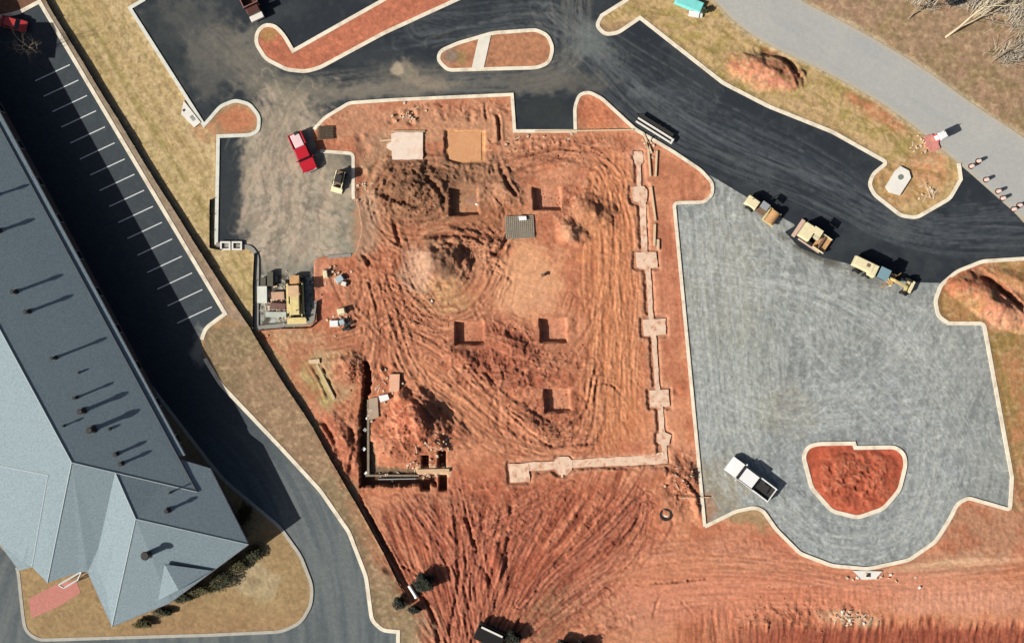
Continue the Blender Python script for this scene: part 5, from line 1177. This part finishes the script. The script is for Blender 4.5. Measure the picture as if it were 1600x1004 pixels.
# one-piece rocks and lumps scattered on the dirt
M_clod = mat('red_clod', (190, 118, 84), .95, .2, 2, .4)
mb = MB(); rn = random.Random(11)
Hs = lambda px, py: float(Hh[int((py-gy[0])/SP), int((px-gx[0])/SP)])
for i in range(2000):
    cx, cy, rx, ry = rn.choice([(650, 300, 80, 55), (790, 560, 110, 60), (640, 680, 55, 50), (860, 640, 80, 50), (740, 390, 60, 40), (1070, 750, 30, 40), (880, 330, 50, 40), (545, 575, 24, 30), (640, 500, 60, 60), (860, 240, 120, 20), (1260, 960, 120, 30)])
    px, py = rn.gauss(cx, rx*.5), rn.gauss(cy, ry*.5)
    if not (540 < px < 1090 or py > 900): continue
    s = rn.uniform(.05, .17); q = W2(px, py, Hs(px, py)-s*.3)
    mb.box((q.x, q.y, q.z), (s*rn.uniform(1, 2), s*rn.uniform(.8, 1.4), s), rn.uniform(0, 3), 0, (.6, .6))
o = mb.build('dirt_clods', M_clod); tag(o, kind='stuff')

mb = MB(); rn = random.Random(19)
for cx, cy, rx, ry, n in ((525, 430, 22, 16, 26), (535, 498, 22, 20, 34), (445, 470, 36, 34, 170), (600, 600, 30, 30, 24), (665, 720, 30, 30, 40), (690, 690, 14, 22, 20), (640, 180, 26, 16, 26), (1015, 230, 14, 26, 18), (1060, 745, 18, 20, 16), (860, 215, 60, 8, 12), (1440, 225, 24, 12, 30), (1450, 300, 20, 12, 24), (1370, 900, 50, 8, 18), (1328, 965, 26, 10, 40), (620, 745, 30, 8, 30), (560, 300, 20, 30, 14), (575, 640, 8, 30, 20)):
    for _ in range(int(n*.7)):
        px, py = rn.gauss(cx, rx*.5), rn.gauss(cy, ry*.5); q = W2(px, py, max(Hs(px, py), 0 if px < 500 else -9))
        if rn.random() < .14: mb.box((q.x, q.y, q.z), (rn.uniform(.6, 1.5), .12, .08), rn.uniform(0, 3))
        else: mb.box((q.x, q.y, q.z), (rn.uniform(.15, .5), rn.uniform(.12, .4), rn.uniform(.08, .3)), rn.uniform(0, 3), 0, (.8, .8))
tag(mb.build('building_rubble', mat('pale_rubble', (222, 200, 174), .9, .3, .6)), kind='stuff')
# ---- plants -------------------------------------------------------------
def bare_tree(px, py, hgt, lean, label, seed, m, spread=.5, cat='tree'):
    t = thing('bare_tree', W2(px, py, 0), 0, label, cat, None)
    rn = random.Random(seed); tb = MB(); cb = MB()
    def grow(p, d, L, r, lv, mbx):
        n = 3; q = p; rr = r
        for i in range(n):
            d2 = (d+Vector((rn.uniform(-.16, .16), rn.uniform(-.16, .16), rn.uniform(-.05, .1)))).normalized()
            e = q+d2*(L/n); r2 = r*(1-.14*(i+1)); mbx.cyl(q, e, rr, r2, 5 if lv else 8)
            q, rr, d = e, r2, d2
            if lv < 4 and i > 0 or lv == 0:
                for _ in range(2 if lv < 2 else rn.choice((1, 2))):
                    if lv >= 4: break
                    side = Vector((rn.uniform(-1, 1), rn.uniform(-1, 1), rn.uniform(-.1, .6)))
                    grow(q, (d+side*spread*1.7).normalized(), L*rn.uniform(.5, .72), rr*.55, lv+1, cb)
    d0 = Vector((lean[0], lean[1], 1)).normalized()
    grow(Vector((0, 0, -.1)), d0, hgt*.6, hgt*.0135, 0, tb)
    tb.build('trunk', m, t); cb.build('crown', m, t)
    return t
M_bark = mat('pale_bark', (204, 190, 160), .9, .2, 2); M_bark2 = mat('grey_bark', (150, 134, 112), .9, .2, 2)
bare_tree(1478, 58, 15, (.45, .3), 'large pale leafless tree rising from the brown field at the top right', 5, M_bark, .5)
bare_tree(1419, 30, 10, (.5, .35), 'slender leafless tree left of the large pale one in the brown field', 8, M_bark2, .45)
bare_tree(1548, 98, 10, (.45, .35), 'grey leafless tree nearest the right edge of the brown field', 12, M_bark2, .5)
bare_tree(1590, 40, 11, (.2, .1), 'grey leafless tree at the top right corner behind the large pale one', 15, M_bark2, .55)
bare_tree(66, 84, 7, (-.05, .05), 'grey leafless tree standing beside the red car at the top of the parking lot', 21, M_bark2, .7)

mb = MB(); rn = random.Random(77)
for cx, cy, rx, ry, n in ((1545, 10, 50, 16, 260), (1590, 30, 30, 24, 160), (1575, 88, 30, 14, 110), (1440, 4, 20, 10, 70), (1600, 75, 16, 20, 50)):
    for _ in range(n):
        q = W2(rn.gauss(cx, rx*.5), rn.gauss(cy, ry*.5)); L = rn.uniform(.8, 2.4); a = rn.gauss(.6, .8)
        e = q+Vector((math.cos(a)*L, math.sin(a)*L, rn.uniform(.4, 1.8))); e2_ = e+Vector((rn.uniform(-.6, .8), rn.uniform(-.3, .8), rn.uniform(0, .6)))
        mb.tube([q, e, e2_], (.045, .03, .015), 3)
tag(mb.build('dry_brush', mat('dry_twigs', (186, 176, 158), .9, .25, 1.5)), kind='stuff')
def leaves(mb, c, rx, ry, rz, n, s, rn):
    for _ in range(n):
        while True:
            v = Vector((rn.uniform(-1, 1), rn.uniform(-1, 1), rn.uniform(-1, 1)))
            if .25 < v.length < 1: break
        v *= .8+.35*math.sin(v.x*5+v.y*4)*.5
        p = Vector((c[0]+v.x*rx, c[1]+v.y*ry, c[2]+v.z*rz))
        a = Vector((rn.gauss(0, 1), rn.gauss(0, 1), rn.gauss(0, 1))).normalized()*s*rn.uniform(.6, 1.3); b = a.orthogonal().normalized()*s*rn.uniform(.4, .8)
        mb.face([p-a, p-b, p+a, p+b])
M_leaf = mat('dark_evergreen_leaf', (74, 78, 54), .8, .35, 2.5); M_leaf2 = mat('olive_leaf', (96, 92, 60), .8, .35, 2.5); M_fir = mat('deep_evergreen_leaf', (52, 56, 46), .8, .3, 2.5)
def shrub(px, py, rx, ry, rz, label, m, name='shrub', cat='shrub', group=None, n=900, s=.13, seed=1, stem=.06):
    t = thing(name, W2(px, py, .05), 0, label, cat, group); rn = random.Random(seed)
    mb = MB(); leaves(mb, (0, 0, rz*1.05), rx, ry, rz, n, s, rn)
    for _ in range(5):
        a = rn.uniform(0, 6.28); leaves(mb, (math.cos(a)*rx*.6, math.sin(a)*ry*.6, rz*rn.uniform(.7, 1.2)), rx*.5, ry*.5, rz*.6, n//6, s, rn)
    mb.build('foliage', m, t); sb = MB()
    for _ in range(6):
        a = rn.uniform(0, 6.28); sb.cyl((0, 0, -.1), (math.cos(a)*rx*.6, math.sin(a)*ry*.6, rz*1.2), stem, stem*.4, 5)
    sb.build('stems', M_bark2, t)
G1 = 'shrubs along the building walls'
for i, (px, py, rx, ry, rz, lab) in enumerate(((350, 903, 1.7, 1.5, 1.1, 'round dark shrub at the south corner of the grey roofed building'), (316, 920, 2.0, .8, .9, 'low dark hedge left of the round dark shrub by the building'), (290, 932, 1.4, .7, .8, 'low hedge under the short side gable of the building'),
    (225, 972, 1.4, .6, .7, 'low shrub right of the pointed lower tip of the roof'), (255, 955, 1.3, .6, .7, 'low shrub between the roof tip and the side gable'), (372, 878, 1.4, 1.2, .9, 'dark shrub under the east corner of the roof'), (398, 862, 1.1, 1.2, .8, 'small dark shrub just outside the east corner of the roof'), (385, 800, .9, 1.6, .8, 'narrow shrub in the shaded bed by the kerb east of the roof'))):
    shrub(px, py, rx*1.3, ry*1.3, rz, lab, M_leaf if i % 2 == 0 else M_leaf2, group=G1, n=750, seed=30+i)
shrub(663, 906, 1.9, 1.6, 1.3, 'round dark evergreen tree beside the white pipe', M_fir, 'evergreen_tree', 'tree', None, 2200, .14, 41, .12)
shrub(624, 940, 1.1, 1.1, 1.0, 'round dark green shrub left of the silt fence end', M_fir, group='shrubs at the fence end', n=900, seed=42)
shrub(648, 949, 1.2, .7, .8, 'brown-black shrub below the white pipe', M_fir, group='shrubs at the fence end', n=800, seed=43)
for i, (px, py, lab) in enumerate(((800, 992, 'dark evergreen tree right of the covered trailer at the bottom edge'), (880, 1006, 'dark evergreen tree at the bottom edge, left of a pair'), (908, 1010, 'dark evergreen tree at the bottom edge, right of a pair'))):
    shrub(px, py, 1.6, 1.2, 1.1, lab, M_fir, 'evergreen_tree', 'tree', 'evergreens along the bottom edge', 1500, .15, 50+i, .1)
shrub(1487, 1, 1.6, 1.2, 1.3, 'nearly black evergreen bush at the top edge of the brown field', mat('blue_black_leaf', (34, 42, 52), .8, .3, 2), 'shrub', 'shrub', None, 1400, .14, 60)
shrub(1101, 18, .7, .6, .6, 'small dark bush beside the teal sheet', M_leaf, 'shrub', 'shrub', None, 400, .12, 61)
for i, (px, py, lab) in enumerate(((1340, 902, 'tiny pale stone left of the kerb inlet'), (1392, 897, 'tiny pale stone right of the kerb inlet'), (1437, 917, 'white stone on the red bank below the gravel lot'), (1328, 968, 'pale rock in the rocky patch on the lower bank'), (1316, 955, 'pale rock at the upper left of the rocky patch'), (1350, 973, 'pale rock at the right of the rocky patch'), (675, 470, 'pale rock on the tan ground below the round spoil mound'), (745, 318, 'pale rock in the corner of the first square pit'))):
    q = W2(px, py, Hs(px, py)); b = MB(); b.box((0, 0, -.05), (.55, .42, .32), .4*i, .08, (.6, .6)); o = b.build('rock', M_pale); o.location = q; tag(o, lab, 'rock', 'pale rocks on the dirt')
